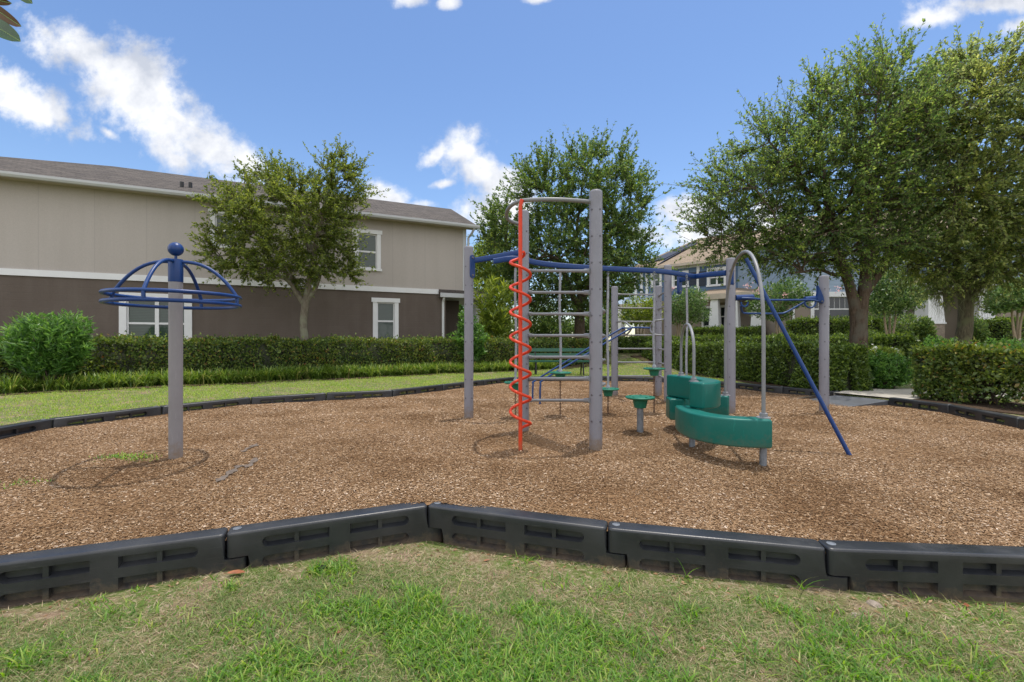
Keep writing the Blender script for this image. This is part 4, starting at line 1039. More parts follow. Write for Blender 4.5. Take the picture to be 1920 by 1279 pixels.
def house_left():
    O = V((-1.84, 18.07, 0)); U = V((-.9072, -.4206, 0)); Nn = V((.4206, -.9072, 0))
    def u_at(x): k = (x - CX) / F; return (O.x - O.y * k) / (-U.x + U.y * k) if False else (O.x - k * O.y) / (k * U.y - U.x)
    def D_at(x): return O.y + U.y * u_at(x)
    def z_at(x, y): return EYE + (CY - y) * D_at(x) / F
    root = empty('town_house', (O.x, O.y, .05), 'long two storey taupe and brown house on the left with white band and brown roof', 'house')
    UL = 21.0; zb = 3.0; zt = 5.62; up = u_at(836)
    W = []
    def rect(x0, x1, y0, y1): u = sorted((u_at(x0), u_at(x1))); xm = (x0 + x1) / 2; return (u[0], u[1], z_at(xm, y1), z_at(xm, y0))
    w1 = rect(237, 348, 562, 655); w1 = (w1[0], w1[1], .75, w1[3]); w2 = rect(706.5, 740, 567, 637.5); w3 = rect(670, 707, 438, 503); w4 = rect(403, 441, 402, 460)
    mb = MB(); P = wall_grid(mb, O, U, Nn, 0, UL, zb, zt, [w3, w4]); mb.build('upper_wall', M['stucco'], root, smooth=False)
    mb = MB(); wall_grid(mb, O, U, Nn, up, UL, -.1, zb, [w1, w2])
    # porch recess at the right end
    q = lambda u, d, z: V((O.x + U.x * u + Nn.x * d, O.y + U.y * u + Nn.y * d, z))
    mb.face([q(up, 0, -.1), q(up, 0, zb), q(up, -3.0, zb), q(up, -3.0, -.1)]); mb.face([q(up + .1, -1.2, -.1), q(up + .1, -1.2, zb), q(-.12, -1.2, zb), q(-.12, -1.2, -.1)])
    mb.face([q(0, -3.6, -.1), q(0, -9, -.1), q(0, -9, zb), q(0, -3.6, zb)]); mb.face([q(0, -9, -.1), q(UL, -9, -.1), q(UL, -9, zb), q(0, -9, zb)])
    mb.build('lower_wall', M['brown'], root, smooth=False)
    mb = MB(); mb.face([q(0, 0, zb), q(0, 0, zt), q(0, -9, zt), q(0, -9, zb)]); mb.face([q(0, -9, zb), q(0, -9, zt), q(UL, -9, zt), q(UL, -9, zb)])
    mb.face([q(0, 0, zt), q(0, -4.5, 7.58), q(0, -9, zt)]); mb.face([q(up, 0, zb - .01), q(-1, 0, zb - .01), q(-1, -3, zb - .01), q(up, -3, zb - .01)]); mb.build('gable_wall', M['stucco'], root, smooth=False)
    def bar(mb, u0, u1, z0, z1, f, k):
        g = [P(u0, z0, f), P(u1, z0, f), P(u1, z1, f), P(u0, z1, f), P(u0, z0, k), P(u1, z0, k), P(u1, z1, k), P(u0, z1, k)]
        mb.raw(g, [(0, 1, 2, 3), (4, 7, 6, 5), (0, 4, 5, 1), (3, 2, 6, 7), (0, 3, 7, 4), (1, 5, 6, 2)])
    mb = MB(); bar(mb, u_at(822), UL, zb - .09, zb + .09, .04, -.02); mb.build('band', M['white'], root)
    mb = MB(); bar(mb, -.02, .12, zb + .0, zt - .05, .025, -.02); mb.build('corner_board', M['gutter'], root)
    window(root, P, *w1, M['glass'], trim=.17, mull=((w1[0] + w1[1]) / 2,), rail=.55)
    window(root, P, *w2, M['glass'], trim=.14, head=True, rail=.5); window(root, P, *w3, M['glass'], trim=.13, rail=.48, head=True); window(root, P, *w4, M['glass'], trim=.13, rail=.48, head=True)
    # roof
    e = .42; ze = 5.60; zr = 7.62; wd = 4.5
    E0 = q(-.38, e, ze); E1 = q(14.6, e, ze); E2 = q(UL + .5, e, ze)
    R0 = q(-.80, -wd, zr); xr = 210; 
    t = 0
    R1 = q(u_at(175), -wd, zr)
    # ridge end that projects near (210, 310)
    best = min(((abs(CX + F * q(u / 10, -wd, zr).x / q(u / 10, -wd, zr).y - 210), u / 10) for u in range(60, 200)), key=lambda s: s[0])
    R1 = q(best[1], -wd, zr); R2 = V((R1.x - 8, R1.y, zr))
    B0 = q(-.38, -9 - e, ze); B1 = q(UL, -9 - e, ze)
    mb = MB(); uvq(E0, E1, R1, R0, mb); uvt(E1, E2, R1, mb); uvt(E2, R2, R1, mb); uvq(B0, R0, R1, B1, mb)
    th = V((0, 0, -.05))
    mb.face([E0 + th, R0 + th, R0, E0]); mb.face([R0, R0 + th, B0 + th, B0]); mb.face([E0 + th, E0, E2, E2 + th]); mb.face([B0, B1, B1 + th, B0 + th])
    rf = mb.build('roof', M['roof1'], root, smooth=False)
    for x, y in ((341, 351), (357, 352), (395, 338)):
        dv = V(((x - CX) / F, 1, (CY - y) / F)); nv = (E1 - E0).cross(R0 - E0); p = V((0, 0, EYE)) + dv * ((E0 - V((0, 0, EYE))).dot(nv) / dv.dot(nv)); mb = MB(); mb.tube([p - V((0, 0, .2)), p + V((0, 0, .17))], .055, 10); mb.build('vent_pipe', M['black'], rf)
    mb = MB(); mb.face([q(-.38, e - .02, ze - .07), q(UL, e - .02, ze - .07), q(UL, 0, ze - .07), q(-.38, 0, ze - .07)]); mb.face([q(-.38, e, ze - .07), q(-.38, 0, ze - .07), q(-.8, -wd, zr - .12), q(-.8, -wd, zr - .06), q(-.38, e, ze - .02)]); mb.build('soffit', M['soffit'], root, smooth=False)
    mb = MB(); pf = [(.0, -.105), (.09, -.105), (.125, -.05), (.13, .015), (.118, .015), (.11, -.04), (.0, -.04)]
    A = [q(-.40, e + d_, ze + z_) for d_, z_ in pf]; B = [q(UL + .5, e + d_, ze + z_) for d_, z_ in pf]
    k = len(pf); mb.raw(A + B, [(i, (i + 1) % k, (i + 1) % k + k, i + k) for i in range(k)] + [tuple(range(k)), tuple(reversed(range(k, 2 * k)))]); mb.build('gutter', M['gutter'], root, smooth=False)
    # downspout with elbow at the top right corner, and the one at the porch
    mb = MB(); mb.tube([q(-.2, e + .05, ze - .1), q(-.15, .30, ze - .28), q(-.08, .10, ze - .42), q(-.08, .07, zb)], .045, 8); mb.build('downspout', M['gutter'], root)
    ud = u_at(830); mb = MB(); mb.tube([q(ud, .22, zb - .14), q(ud, .20, zb - .22), q(ud, .07, zb - .36), q(ud, .06, zb - .5), q(ud, .06, .1)], .05, 8); mb.build('downspout', M['white'], root)
    # little porch roof running past the corner
    zf = z_at(850, 552); a0, a1 = u_at(822), -1.02
    Q0 = q(a0, .26, zf); Q1 = q(a1, .26, zf); Q2 = q(a1, -3.6, zf); T0 = q(a0, .01, zf + .17); T1 = q(-.0, .01, zf + .17); T2 = q(.0, -.3, zf + .42); T3 = q(0, -3.6, zf + .42)
    mb = MB(); uvq(Q0, Q1, T1, T0, mb); uvt(Q1, T2, T1, mb); uvq(Q1, Q2, T3, T2, mb); rf2 = mb.build('porch_roof', M['roof1'], root, smooth=False)
    mb = MB(); bar(mb, a1, a0, zf - .15, zf + .01, .30, .255); mb.face([q(a1 - .03, .3, zf - .15), q(a1 - .03, -3.6, zf - .15), q(a1 - .03, -3.6, zf + .01), q(a1 - .03, .3, zf + .01)]); mb.face([q(a1, .25, zf - .14), q(a0, .25, zf - .14), q(a0, -3, zf - .14), q(a1, -3, zf - .14)]); mb.build('porch_fascia', M['gutter'], root, smooth=False)
    mb = MB(); cc = q(-.62, -.15, 0)
    for z0, z1, w0, w1_ in ((.95, zf - .15, .21, .15), (.0, .95, .25, .25)):
        pr = [cc + U * sx * w - Nn * sy * w + V((0, 0, z)) for z, w in ((z0, w0), (z1, w1_)) for sx, sy in ((-1, -1), (1, -1), (1, 1), (-1, 1))]
        mb.raw(pr, [(0, 1, 5, 4), (1, 2, 6, 5), (2, 3, 7, 6), (3, 0, 4, 7), (4, 5, 6, 7), (3, 2, 1, 0)])
    mb.build('porch_column', M['white'], root, smooth=False)
    mb = MB(); g = [q(up, .1, .02), q(-1, .1, .02), q(-1, -3.6, .02), q(up, -3.6, .02), q(up, .1, .16), q(-1, .1, .16), q(-1, -3.6, .16), q(up, -3.6, .16)]
    mb.raw(g, [(4, 5, 6, 7), (0, 4, 7, 3), (0, 1, 5, 4), (1, 2, 6, 5), (2, 3, 7, 6)]); mb.build('porch_slab', M['concrete'], root, smooth=False)
house_left()

# ------------------------------------------------------------------ right-hand houses
def frustum(mb, c, U, Nn, z0, z1, w0, w1, m=0):
    pr = [c + U * sx * w + Nn * sy * w + V((0, 0, z)) for z, w in ((z0, w0), (z1, w1)) for sx, sy in ((-1, -1), (1, -1), (1, 1), (-1, 1))]
    mb.raw(pr, [(0, 1, 5, 4), (1, 2, 6, 5), (2, 3, 7, 6), (3, 0, 4, 7), (4, 5, 6, 7), (3, 2, 1, 0)], m)

def siding_mat(name, col):
    m, nt, out = nodes(name); L = nt.links; g = nt.nodes.new('ShaderNodeNewGeometry'); s = nt.nodes.new('ShaderNodeSeparateXYZ'); L.new(g.outputs['Position'], s.inputs[0])
    mu = nt.nodes.new('ShaderNodeMath'); mu.operation = 'MULTIPLY'; mu.inputs[1].default_value = 1 / .16; L.new(s.outputs['Z'], mu.inputs[0])
    fr_ = nt.nodes.new('ShaderNodeMath'); fr_.operation = 'FRACT'; L.new(mu.outputs[0], fr_.inputs[0])
    n = nt.nodes.new('ShaderNodeTexNoise'); n.inputs['Scale'].default_value = 2; n.inputs['Detail'].default_value = 5; L.new(g.outputs['Position'], n.inputs['Vector'])
    r = ramp(nt, [(.3, tuple(c * .92 for c in col)), (.7, tuple(c * 1.06 for c in col))]); L.new(n.outputs['Fac'], r.inputs['Fac'])
    bs = nt.nodes.new('ShaderNodeBsdfPrincipled'); bs.inputs['Roughness'].default_value = .65; bs.inputs['Specular IOR Level'].default_value = .3
    L.new(r.outputs['Color'], bs.inputs['Base Color'])
    bp = nt.nodes.new('ShaderNodeBump'); bp.inputs['Strength'].default_value = .8; bp.inputs['Distance'].default_value = .03; L.new(fr_.outputs[0], bp.inputs['Height']); bp.invert = True
    L.new(bp.outputs['Normal'], bs.inputs['Normal']); L.new(bs.outputs['BSDF'], out.inputs['Surface']); return m
M['bluesiding'] = siding_mat('blue_siding_boards', (.105, .165, .265)); M['lightsiding'] = siding_mat('pale_blue_siding_boards', (.27, .345, .44))

def house_blue():
    O = V((8.5, 31.5, 0)); U = V((.748, -.6637, 0)); U.normalize(); Nn = V((-.6637, -.748, 0)); Nn.normalize()
    root = empty('town_house', (O.x, O.y, .8), 'two storey blue sided house with white tapered porch columns and solar panels on tan roof', 'house')
    def u_at(x, off=0.0):
        k = (x - CX) / F; ox, oy = O.x + Nn.x * off, O.y + Nn.y * off; return (ox - k * oy) / (k * U.y - U.x)
    def z_at(x, y, off=0.0): u = u_at(x, off); return EYE + (CY - y) * (O.y + Nn.y * off + U.y * u) / F
    q = lambda u, d, z: V((O.x + U.x * u + Nn.x * d, O.y + U.y * u + Nn.y * d, z))
    UL = 17.0; ze = 6.05; zm = 3.75; zb = .6
    def rect(x0, x1, y0, y1, off=0.0): xm = (x0 + x1) / 2; u = sorted((u_at(x0, off), u_at(x1, off))); return (u[0], u[1], z_at(xm, y1, off), z_at(xm, y0, off))
    wins = [rect(1224, 1237, 513, 537), rect(1263, 1287, 513, 537), rect(1330, 1358, 506, 534), rect(1520, 1548, 470, 505)]
    low = [rect(1318, 1332, 577, 612), rect(1350, 1364, 575, 612)]; door = rect(1389, 1406, 563, 634)
    mb = MB(); P = wall_grid(mb, O, U, Nn, 0, UL, zm, ze, wins)
    mb.face([q(0, 0, zm), q(0, 0, ze), q(0, -10, ze), q(0, -10, zm)]); mb.face([q(UL, 0, zm), q(UL, -10, zm), q(UL, -10, ze), q(UL, 0, ze)]); mb.build('upper_wall', M['bluesiding'], root, smooth=False)
    mb = MB(); wall_grid(mb, O, U, Nn, 0, UL, zb, zm, low + [door]); mb.face([q(0, 0, zb), q(0, 0, zm), q(0, -10, zm), q(0, -10, zb)]); mb.build('lower_wall', M['tan'], root, smooth=False)
    window(root, P, *wins[0], M['glass'], trim=.14); window(root, P, *wins[1], M['glass'], trim=.14, mull=((wins[1][0] + wins[1][1]) / 2,)); window(root, P, *wins[2], M['glass'], trim=.14, mull=((wins[2][0] + wins[2][1]) / 2,)); window(root, P, *wins[3], M['glass'], trim=.14)
    for w in low: window(root, P, *w, M['glassdark'], trim=.07)
    def bar(mb, u0, u1, z0, z1, f, k, m=0):
        g = [P(u0, z0, f), P(u1, z0, f), P(u1, z1, f), P(u0, z1, f), P(u0, z0, k), P(u1, z0, k), P(u1, z1, k), P(u0, z1, k)]
        mb.raw(g, [(0, 1, 2, 3), (4, 7, 6, 5), (0, 4, 5, 1), (3, 2, 6, 7), (0, 3, 7, 4), (1, 5, 6, 2)], m)
    mb = MB(); bar(mb, door[0] + .06, door[1] - .06, zb, door[3] - .06, -.05, -.09); dr = mb.build('front_door', M['navy'], root, smooth=False)
    mb = MB(); bar(mb, door[0] - .06, door[0] + .05, zb, door[3] + .1, .03, -.08); bar(mb, door[1] - .05, door[1] + .06, zb, door[3] + .1, .03, -.08); bar(mb, door[0] + .06, door[1] - .06, door[3] - .06, door[3] + .1, .03, -.08); mb.build('door_frame', M['white'], dr)
    for w in (wins[1], wins[2]):
        for a, b in ((w[0] - .62, w[0] - .2), (w[1] + .2, w[1] + .62)):
            mb = MB(); bar(mb, a, b, w[2], w[3], .05, -.01)
            z = w[2] + .08
            while z < w[3] - .1: bar(mb, a + .04, b - .04, z, z + .05, .065, .05); z += .085
            mb.build('shutter', M['navy'], root, smooth=False)
    for x in (1192, 1203, 1213, 1309):
        u = u_at(x); mb = MB(); bar(mb, u - .09, u + .09, zm - (.2 if x != 1309 else 0), ze - .2, .03, -.02); mb.build('corner_board', M['white'], root)
    mb = MB(); bar(mb, 0, UL, ze - .28, ze - .02, .035, -.02); mb.build('frieze_board', M['white'], root)
    e = .45; zr = 8.95; E0, E1, E2, E3 = q(-e, e, ze), q(UL + e, e, ze), q(UL + e, -10 - e, ze), q(-e, -10 - e, ze); zr = 8.66; R0, R1 = q(2.59, -5, zr), q(UL - 2, -5, zr)
    mb = MB(); uvq(E0, E1, R1, R0, mb); uvt(E3, E0, R0, mb); uvt(E1, E2, R1, mb); uvq(E2, E3, R0, R1, mb)
    th = V((0, 0, -.16)); 
    rf = mb.build('roof', M['roof2'], root, smooth=False)
    mb = MB()
    for a, b in ((E0, E1), (E1, E2), (E3, E0)): mb.face([a, b, b + th, a + th])
    mb.face([E0 + th, E1 + th, q(UL, 0, ze - .16), q(0, 0, ze - .16)]); mb.build('fascia', M['beige'], root, smooth=False)
    nrm = (E1 - E0).cross(R0 - E0).normalized()
    def hit(x, y):
        d = V(((x - CX) / F, 1, (CY - y) / F)); o = V((0, 0, EYE)); t = (E0 + nrm * .09 - o).dot(nrm) / d.dot(nrm); return o + d * t
    for quad in ([(1205, 494), (1247, 484.5), (1299, 458.5), (1306.5, 450.3)], [(1233, 496), (1250, 484.5), (1303, 458), (1311, 452)]):
        pp = [hit(*c) for c in quad]; n2 = nrm if nrm.z > 0 else -nrm; b_ = [p - n2 * .06 for p in pp]; mb = MB()
        mb.raw(pp + b_, [(0, 1, 2, 3), (7, 6, 5, 4)] + [(i, i + 4, (i + 1) % 4 + 4, (i + 1) % 4) for i in range(4)]); mb.build('solar_panel', M['solar'], rf, smooth=False)
    # front porch: roof, fascia, columns on piers, slab
    off = 2.4; pu0, pu1 = u_at(1303, off), u_at(1492, off); zp = 3.72
    mb = MB(); A, B = q(pu0, off + .3, zp), q(pu1, off + .3, zp); Cc, Dd = q(pu1, 0.0, zp + .55), q(pu0, 0.0, zp + .55); uvq(A, B, Cc, Dd, mb); mb.build('porch_roof', M['roof2'], root, smooth=False)
    mb = MB(); g = [q(pu0, off + .3, zp - .28), q(pu1, off + .3, zp - .28), q(pu1, off + .3, zp + .02), q(pu0, off + .3, zp + .02), q(pu0, off - .1, zp - .28), q(pu1, off - .1, zp - .28), q(pu1, 0, zp - .28), q(pu0, 0, zp - .28), q(pu0, 0, zp + .5)]
    mb.raw(g, [(0, 1, 2, 3), (0, 1, 6, 7), (0, 3, 8, 7)]); mb.build('porch_fascia', M['beige'], root, smooth=False)
    for x in (1341, 1377, 1420, 1471):
        u = u_at(x, off); c = q(u, off, 0); zc = z_at(x, 613, off)
        mb = MB(); frustum(mb, c, U, Nn, zc, zp - .28, .27, .19); frustum(mb, c, U, Nn, zc - .07, zc, .31, .31); col_ = mb.build('porch_column', M['white'], root, smooth=False)
        mb = MB(); frustum(mb, c, U, Nn, .4, zc - .07, .30, .30); mb.build('pier', M['pier'], col_, smooth=False)
    mb = MB(); g = [q(pu0, off + .4, .3), q(pu1, off + .4, .3), q(pu1, 0, .3), q(pu0, 0, .3), q(pu0, off + .4, 1.0), q(pu1, off + .4, 1.0), q(pu1, 0, 1.0), q(pu0, 0, 1.0)]
    mb.raw(g, [(4, 5, 6, 7), (0, 1, 5, 4), (0, 4, 7, 3), (1, 2, 6, 5)]); mb.build('porch_slab', M['concrete'], root, smooth=False)
    # lower entrance roof at the far left end
    a, b = u_at(1150, 1.6), u_at(1216, 1.6); zq = 3.55
    mb = MB(); uvq(q(a, 1.8, zq), q(b, 1.8, zq), q(b, 0, zq + .6), q(a, 0, zq + .6), mb); uvq(q(a, 0, zq - .0), q(a, 1.8, zq), q(a, 0, zq + .6), q(a, -.01, zq + .6), mb); mb.build('entrance_roof', M['lightsiding'], root, smooth=False)
    mb = MB(); g = [q(a, 1.8, zq - .3), q(b, 1.8, zq - .3), q(b, 1.8, zq), q(a, 1.8, zq), q(a, 0, zq - .3), q(b, 0, zq - .3)]; mb.raw(g, [(0, 1, 2, 3), (0, 1, 5, 4)]); mb.build('entrance_fascia', M['beige'], root, smooth=False)
    for x in (1162, 1205):
        u = u_at(x, 1.6); c = q(u, 1.6, 0); mb = MB(); frustum(mb, c, U, Nn, 1.9, zq - .3, .26, .2); col_ = mb.build('porch_column', M['white'], root, smooth=False)
        mb = MB(); frustum(mb, c, U, Nn, .4, 1.9, .28, .28); mb.build('pier', M['pier'], col_, smooth=False)
house_blue()

def house_right():
    D = 22.0; x0 = (1482 - CX) / F * D; O = V((x0, D, 0)); U = V((1, 0, 0)); Nn = V((0, -1, 0))
    root = empty('town_house', (O.x, D, .8), 'pale blue and tan house behind the big right trees with wide white tapered columns', 'house')
    px = lambda x, d=D: (x - CX) / F * d - O.x
    zz = lambda y, d=D: EYE + (CY - y) * d / F
    UL = 21; zm = 3.45; ze = 6.1
    w1 = (px(1526), px(1596), zz(603), zz(556)); w2 = (px(1672), px(1722), zz(604), zz(560)); door = (px(1783), px(1800), .7, zz(556))
    mb = MB(); P = wall_grid(mb, O, U, Nn, 0, UL, .5, zm, [w1, w2]); mb.face([V((O.x, D, .5)), V((O.x, D, zm)), V((O.x, D + 9, zm)), V((O.x, D + 9, .5))]); mb.build('lower_wall', M['tan'], root, smooth=False)
    mb = MB(); wall_grid(mb, O, U, Nn, 0, UL, zm, ze, []); mb.face([V((O.x, D, zm)), V((O.x, D, ze)), V((O.x, D + 9, ze)), V((O.x, D + 9, zm))]); mb.build('upper_wall', M['lightsiding'], root, smooth=False)
    window(root, P, *w1, M['glassdark'], trim=.16, mull=((w1[0] + w1[1]) * .5 - .18,), rail=.5, bars=[w1[0] + (w1[1] - w1[0]) * k / 7 for k in range(1, 7)]); window(root, P, *w2, M['glassdark'], trim=.14, mull=((w2[0] + w2[1]) / 2,))
    def bar(mb, u0, u1, z0, z1, f, k):
        g = [P(u0, z0, f), P(u1, z0, f), P(u1, z1, f), P(u0, z1, f), P(u0, z0, k), P(u1, z0, k), P(u1, z1, k), P(u0, z1, k)]
        mb.raw(g, [(0, 1, 2, 3), (4, 7, 6, 5), (0, 4, 5, 1), (3, 2, 6, 7), (0, 3, 7, 4), (1, 5, 6, 2)])
    mb = MB(); bar(mb, -.1, UL, zm - .22, zm + .02, .12, -.02); mb.build('band', M['white'], root)
    mb = MB(); bar(mb, door[0], door[1], door[2], door[3], .03, -.02); mb.build('front_door', M['white'], root)
    mb = MB(); mb.tube([P(px(1486), zm - .2, .08), P(px(1486), .8, .08)], .05, 8); mb.build('downspout', M['white'], root)
    Z = lambda x, y, z: V((x, y, z)); a, b = O.x - .4, O.x + UL
    mb = MB(); uvq(Z(a, D - .45, ze), Z(b, D - .45, ze), Z(b, D + 4.5, 8.4), Z(a + 4, D + 4.5, 8.4), mb); uvq(Z(b, D + 9.4, ze), Z(a, D + 9.4, ze), Z(a + 4, D + 4.5, 8.4), Z(b, D + 4.5, 8.4), mb); uvt(Z(a, D + 9.4, ze), Z(a, D - .45, ze), Z(a + 4, D + 4.5, 8.4), mb); mb.build('roof', M['roof2'], root, smooth=False)
    off = 1.8; dd = D - off
    for x in (1742, 1835):
        X = (x - CX) / F * dd; c = V((X, dd, 0)); zc = zz(605, dd); mb = MB(); frustum(mb, c, U, V((0, 1, 0)), zc, 3.5, .37, .28); frustum(mb, c, U, V((0, 1, 0)), zc - .07, zc, .40, .40); col_ = mb.build('porch_column', M['white'], root, smooth=False)
        mb = MB(); frustum(mb, c, U, V((0, 1, 0)), .3, zc - .07, .36, .36); mb.build('pier', M['pier'], col_, smooth=False)
    u0, u1 = px(1700, dd), px(1890, dd)
    mb = MB(); xa, xb = O.x + u0, O.x + u1; uvq(Z(xa, dd - .5, 3.6), Z(xb, dd - .5, 3.6), Z(xb, D, 4.2), Z(xa, D, 4.2), mb); mb.build('porch_roof', M['roof2'], root, smooth=False)
    mb = MB(); mb.raw([Z(xa, dd - .5, 3.42), Z(xb, dd - .5, 3.42), Z(xb, dd - .5, 3.62), Z(xa, dd - .5, 3.62), Z(xa, D, 3.42), Z(xb, D, 3.42), Z(xa, D, 4.2)], [(0, 1, 2, 3), (0, 1, 5, 4), (0, 3, 6, 4)]); mb.build('porch_fascia', M['white'], root, smooth=False)
house_right()
# ------------------------------------------------------------------ vegetation
def unit(a): return a / np.maximum(np.linalg.norm(a, axis=1, keepdims=True), 1e-9)

def leaves_np(p, d, nrm, ln, wd, fold=.12):
    """kite-shaped leaves: base, two sides, tip; returns verts, quads"""
    d = unit(d); s = unit(np.cross(d, nrm)); n2 = np.cross(s, d); k = len(p)
    L = ln[:, None]; W = wd[:, None]
    P = np.stack([p, p + d * L * .45 + s * W * .5 + n2 * L * fold, p + d * L - n2 * L * fold * .6, p + d * L * .45 - s * W * .5 + n2 * L * fold], 1).reshape(-1, 3)
    return P, np.arange(k * 4).reshape(-1, 4)

def tube_np(pts, r0, r1, seg=3):
    mb = MB(); k = len(pts); mb.tube(pts, [r0 + (r1 - r0) * i / (k - 1) for i in range(k)], seg, caps=False); return mb.v, mb.f

def tree(name, label, base, trunk, fork, blobs, nlimb, nbranch, ntwig, nleaf, lsize, bark, leaf, seed, twl=(.35, .8), r0=.16, upb=.5, group=None, cat='tree', droop=0.0, lw=.48):
    """trunk: list of (point, radius); limbs leave the fork points; crown fills the blobs (centre, radii)"""
    rs = np.random.RandomState(seed); rd_ = random.Random(seed)
    root = empty(name, tuple(base), label, cat, group)
    wts = np.array([b[1][0] * b[1][1] * b[1][2] for b in blobs]); wts = wts / wts.sum()
    cen = np.array([tuple(b[0]) for b in blobs]); rad = np.array([b[1] for b in blobs])
    ctr = (cen * wts[:, None]).sum(0)
    # points well spread through the crown
    cand = []
    for _ in range(nbranch * 14):
        i = rs.choice(len(blobs), p=wts); v = rs.normal(size=3); v /= np.linalg.norm(v); v *= rs.rand() ** (1 / 3.2) * .93; cand.append(cen[i] + v * rad[i])
    cand = np.array(cand); sel = [0]; dmin = np.linalg.norm(cand - cand[0], axis=1)
    while len(sel) < nbranch:
        j = int(np.argmax(dmin * rs.uniform(.75, 1, len(cand)))); sel.append(j); dmin = np.minimum(dmin, np.linalg.norm(cand - cand[j], axis=1))
    pts = cand[sel]; limb_pts = pts[:nlimb]
    mb = MB()
    for tr in trunk:
        P = catmull([p for p, r in tr], 5); n = len(P); rr = np.interp(np.linspace(0, len(tr) - 1, n), range(len(tr)), [r for p, r in tr])
        P = [p + V((noise.noise(p * 2.1), noise.noise(p * 2.1 + V((5, 0, 0))), 0)) * .03 for p in P]
        mb.tube(P, [float(r) * (1 + .10 * noise.noise(p * 5)) for r, p in zip(rr, P)], 14)
    segp, segr = [], []
    for lp in limb_pts:
        f = min(fork, key=lambda q: (V(lp) - q[0]).length + .3 * q[0].z)
        a, c = f[0], V(lp) * .82 + a_ * .18 if False else V(lp); mid = a.lerp(c, .42) + V((rd_.uniform(-.2, .2), rd_.uniform(-.2, .2), .16 * (c - a).length))
        P = bez(a, mid, c, 9); P = [p + V((rd_.uniform(-1, 1), rd_.uniform(-1, 1), rd_.uniform(-1, 1))) * .035 * min(1, i / 3) for i, p in enumerate(P)]
        R = [max(.012, f[1] * (.62 - .56 * i / 9)) for i in range(10)]; mb.tube(P, R, 8, caps=False)
        for i in range(1, 10): segp.append(P[i]); segr.append(R[i])
    sp = np.array([tuple(p) for p in segp])
    tv, tf, tip = [], [], []
    LP, LD, LN = [], [], []
    for bp in pts:
        dd = np.linalg.norm(sp - bp, axis=1) + .7 * np.maximum(0, sp[:, 2] - bp[2]); j = int(np.argmin(dd)); a = V(sp[j]); c = V(bp)
        if (c - a).length > .12:
            mid = a.lerp(c, .5) + V((rd_.uniform(-.12, .12), rd_.uniform(-.12, .12), .12 * (c - a).length)); P = bez(a, mid, c, 5)
            mb.tube(P, [min(segr[j] * .7, .03) * (1 - .7 * i / 5) + .004 for i in range(6)], 5, caps=False)
        else: P = [a, c, c + V((0, 0, .1))]
        bd = np.array((P[-1] - P[0]).normalized()); out = bp - ctr; out = out / (np.linalg.norm(out) + 1e-6)
        rel = float(np.min(np.linalg.norm((bp - cen) / rad, axis=1))); outer = min(1, max(0, (rel - .35) / .45))
        for t in range(int(ntwig * (.62 + .45 * outer))):
            s = rd_.uniform(.3, 1); q = np.array(P[min(len(P) - 1, int(s * (len(P) - 1) + .5))]); r3 = rs.normal(size=3) * (.62 - .2 * outer)
            d = bd * (.35 + .25 * outer) + out * .55 + np.array((0, 0, upb)) * rs.rand() + r3; d /= np.linalg.norm(d)
            ln = rd_.uniform(*twl) * (.75 + .55 * outer); bend = rs.normal(size=3) * .16 * ln + np.array((0, 0, -droop * ln)); k = 5
            T = [q + d * ln * i / k + bend * (i / k) ** 2 for i in range(k + 1)]
            v, f = tube_np([V(x) for x in T], .006, .0025); o = len(tv); tv += v; tf += [tuple(o + w for w in g) for g in f]
            tt = rs.uniform(.08, 1.0, nleaf); T_ = np.array(T); ii = np.clip((tt * k).astype(int), 0, k - 1); fr = (tt * k - ii)[:, None]
            pos = T_[ii] * (1 - fr) + T_[ii + 1] * fr; td = T_[ii + 1] - T_[ii]; td = unit(td); perp = unit(np.cross(td, rs.normal(size=(nleaf, 3))))
            LP.append(pos + perp * .006); LD.append(td * rs.uniform(.35, 1.2, (nleaf, 1)) + perp * rs.uniform(.45, .95, (nleaf, 1))); LN.append(rs.normal(size=(nleaf, 3)) * .55 + np.array((0, 0, .8)) + out * .3)
    LP = np.concatenate(LP); LD = np.concatenate(LD); LN = np.concatenate(LN); n = len(LP)
    ln = rs.uniform(.65, 1.25, n) * lsize; Pv, Q = leaves_np(LP, LD, LN, ln, ln * lw * rs.uniform(.8, 1.2, n))
    mb.build('trunk', bark, root, angle=60)
    # twigs and leaves together make the crown
    tv = np.array(tv); tq = np.array(tf)
    allv = np.concatenate([Pv, tv]); allq = np.concatenate([Q, tq + len(Pv)]); mi = np.concatenate([np.zeros(len(Q)), np.ones(len(tq))])
    np_mesh('crown', allv, allq, [leaf, M['twig']], root, midx=mi)
    print(name, 'leaves', n)
    return root

def pxblobs(lst, D, asp=1.0):
    out = []
    for (x, y, rx, ry, *k) in lst:
        dd = D + (k[0] if k else 0); rr = (rx + ry) / 2 / F * D * asp if len(k) < 2 else k[1]
        out.append((at(x, y, dd), (rx / F * dd, rr, ry / F * dd)))
    return out

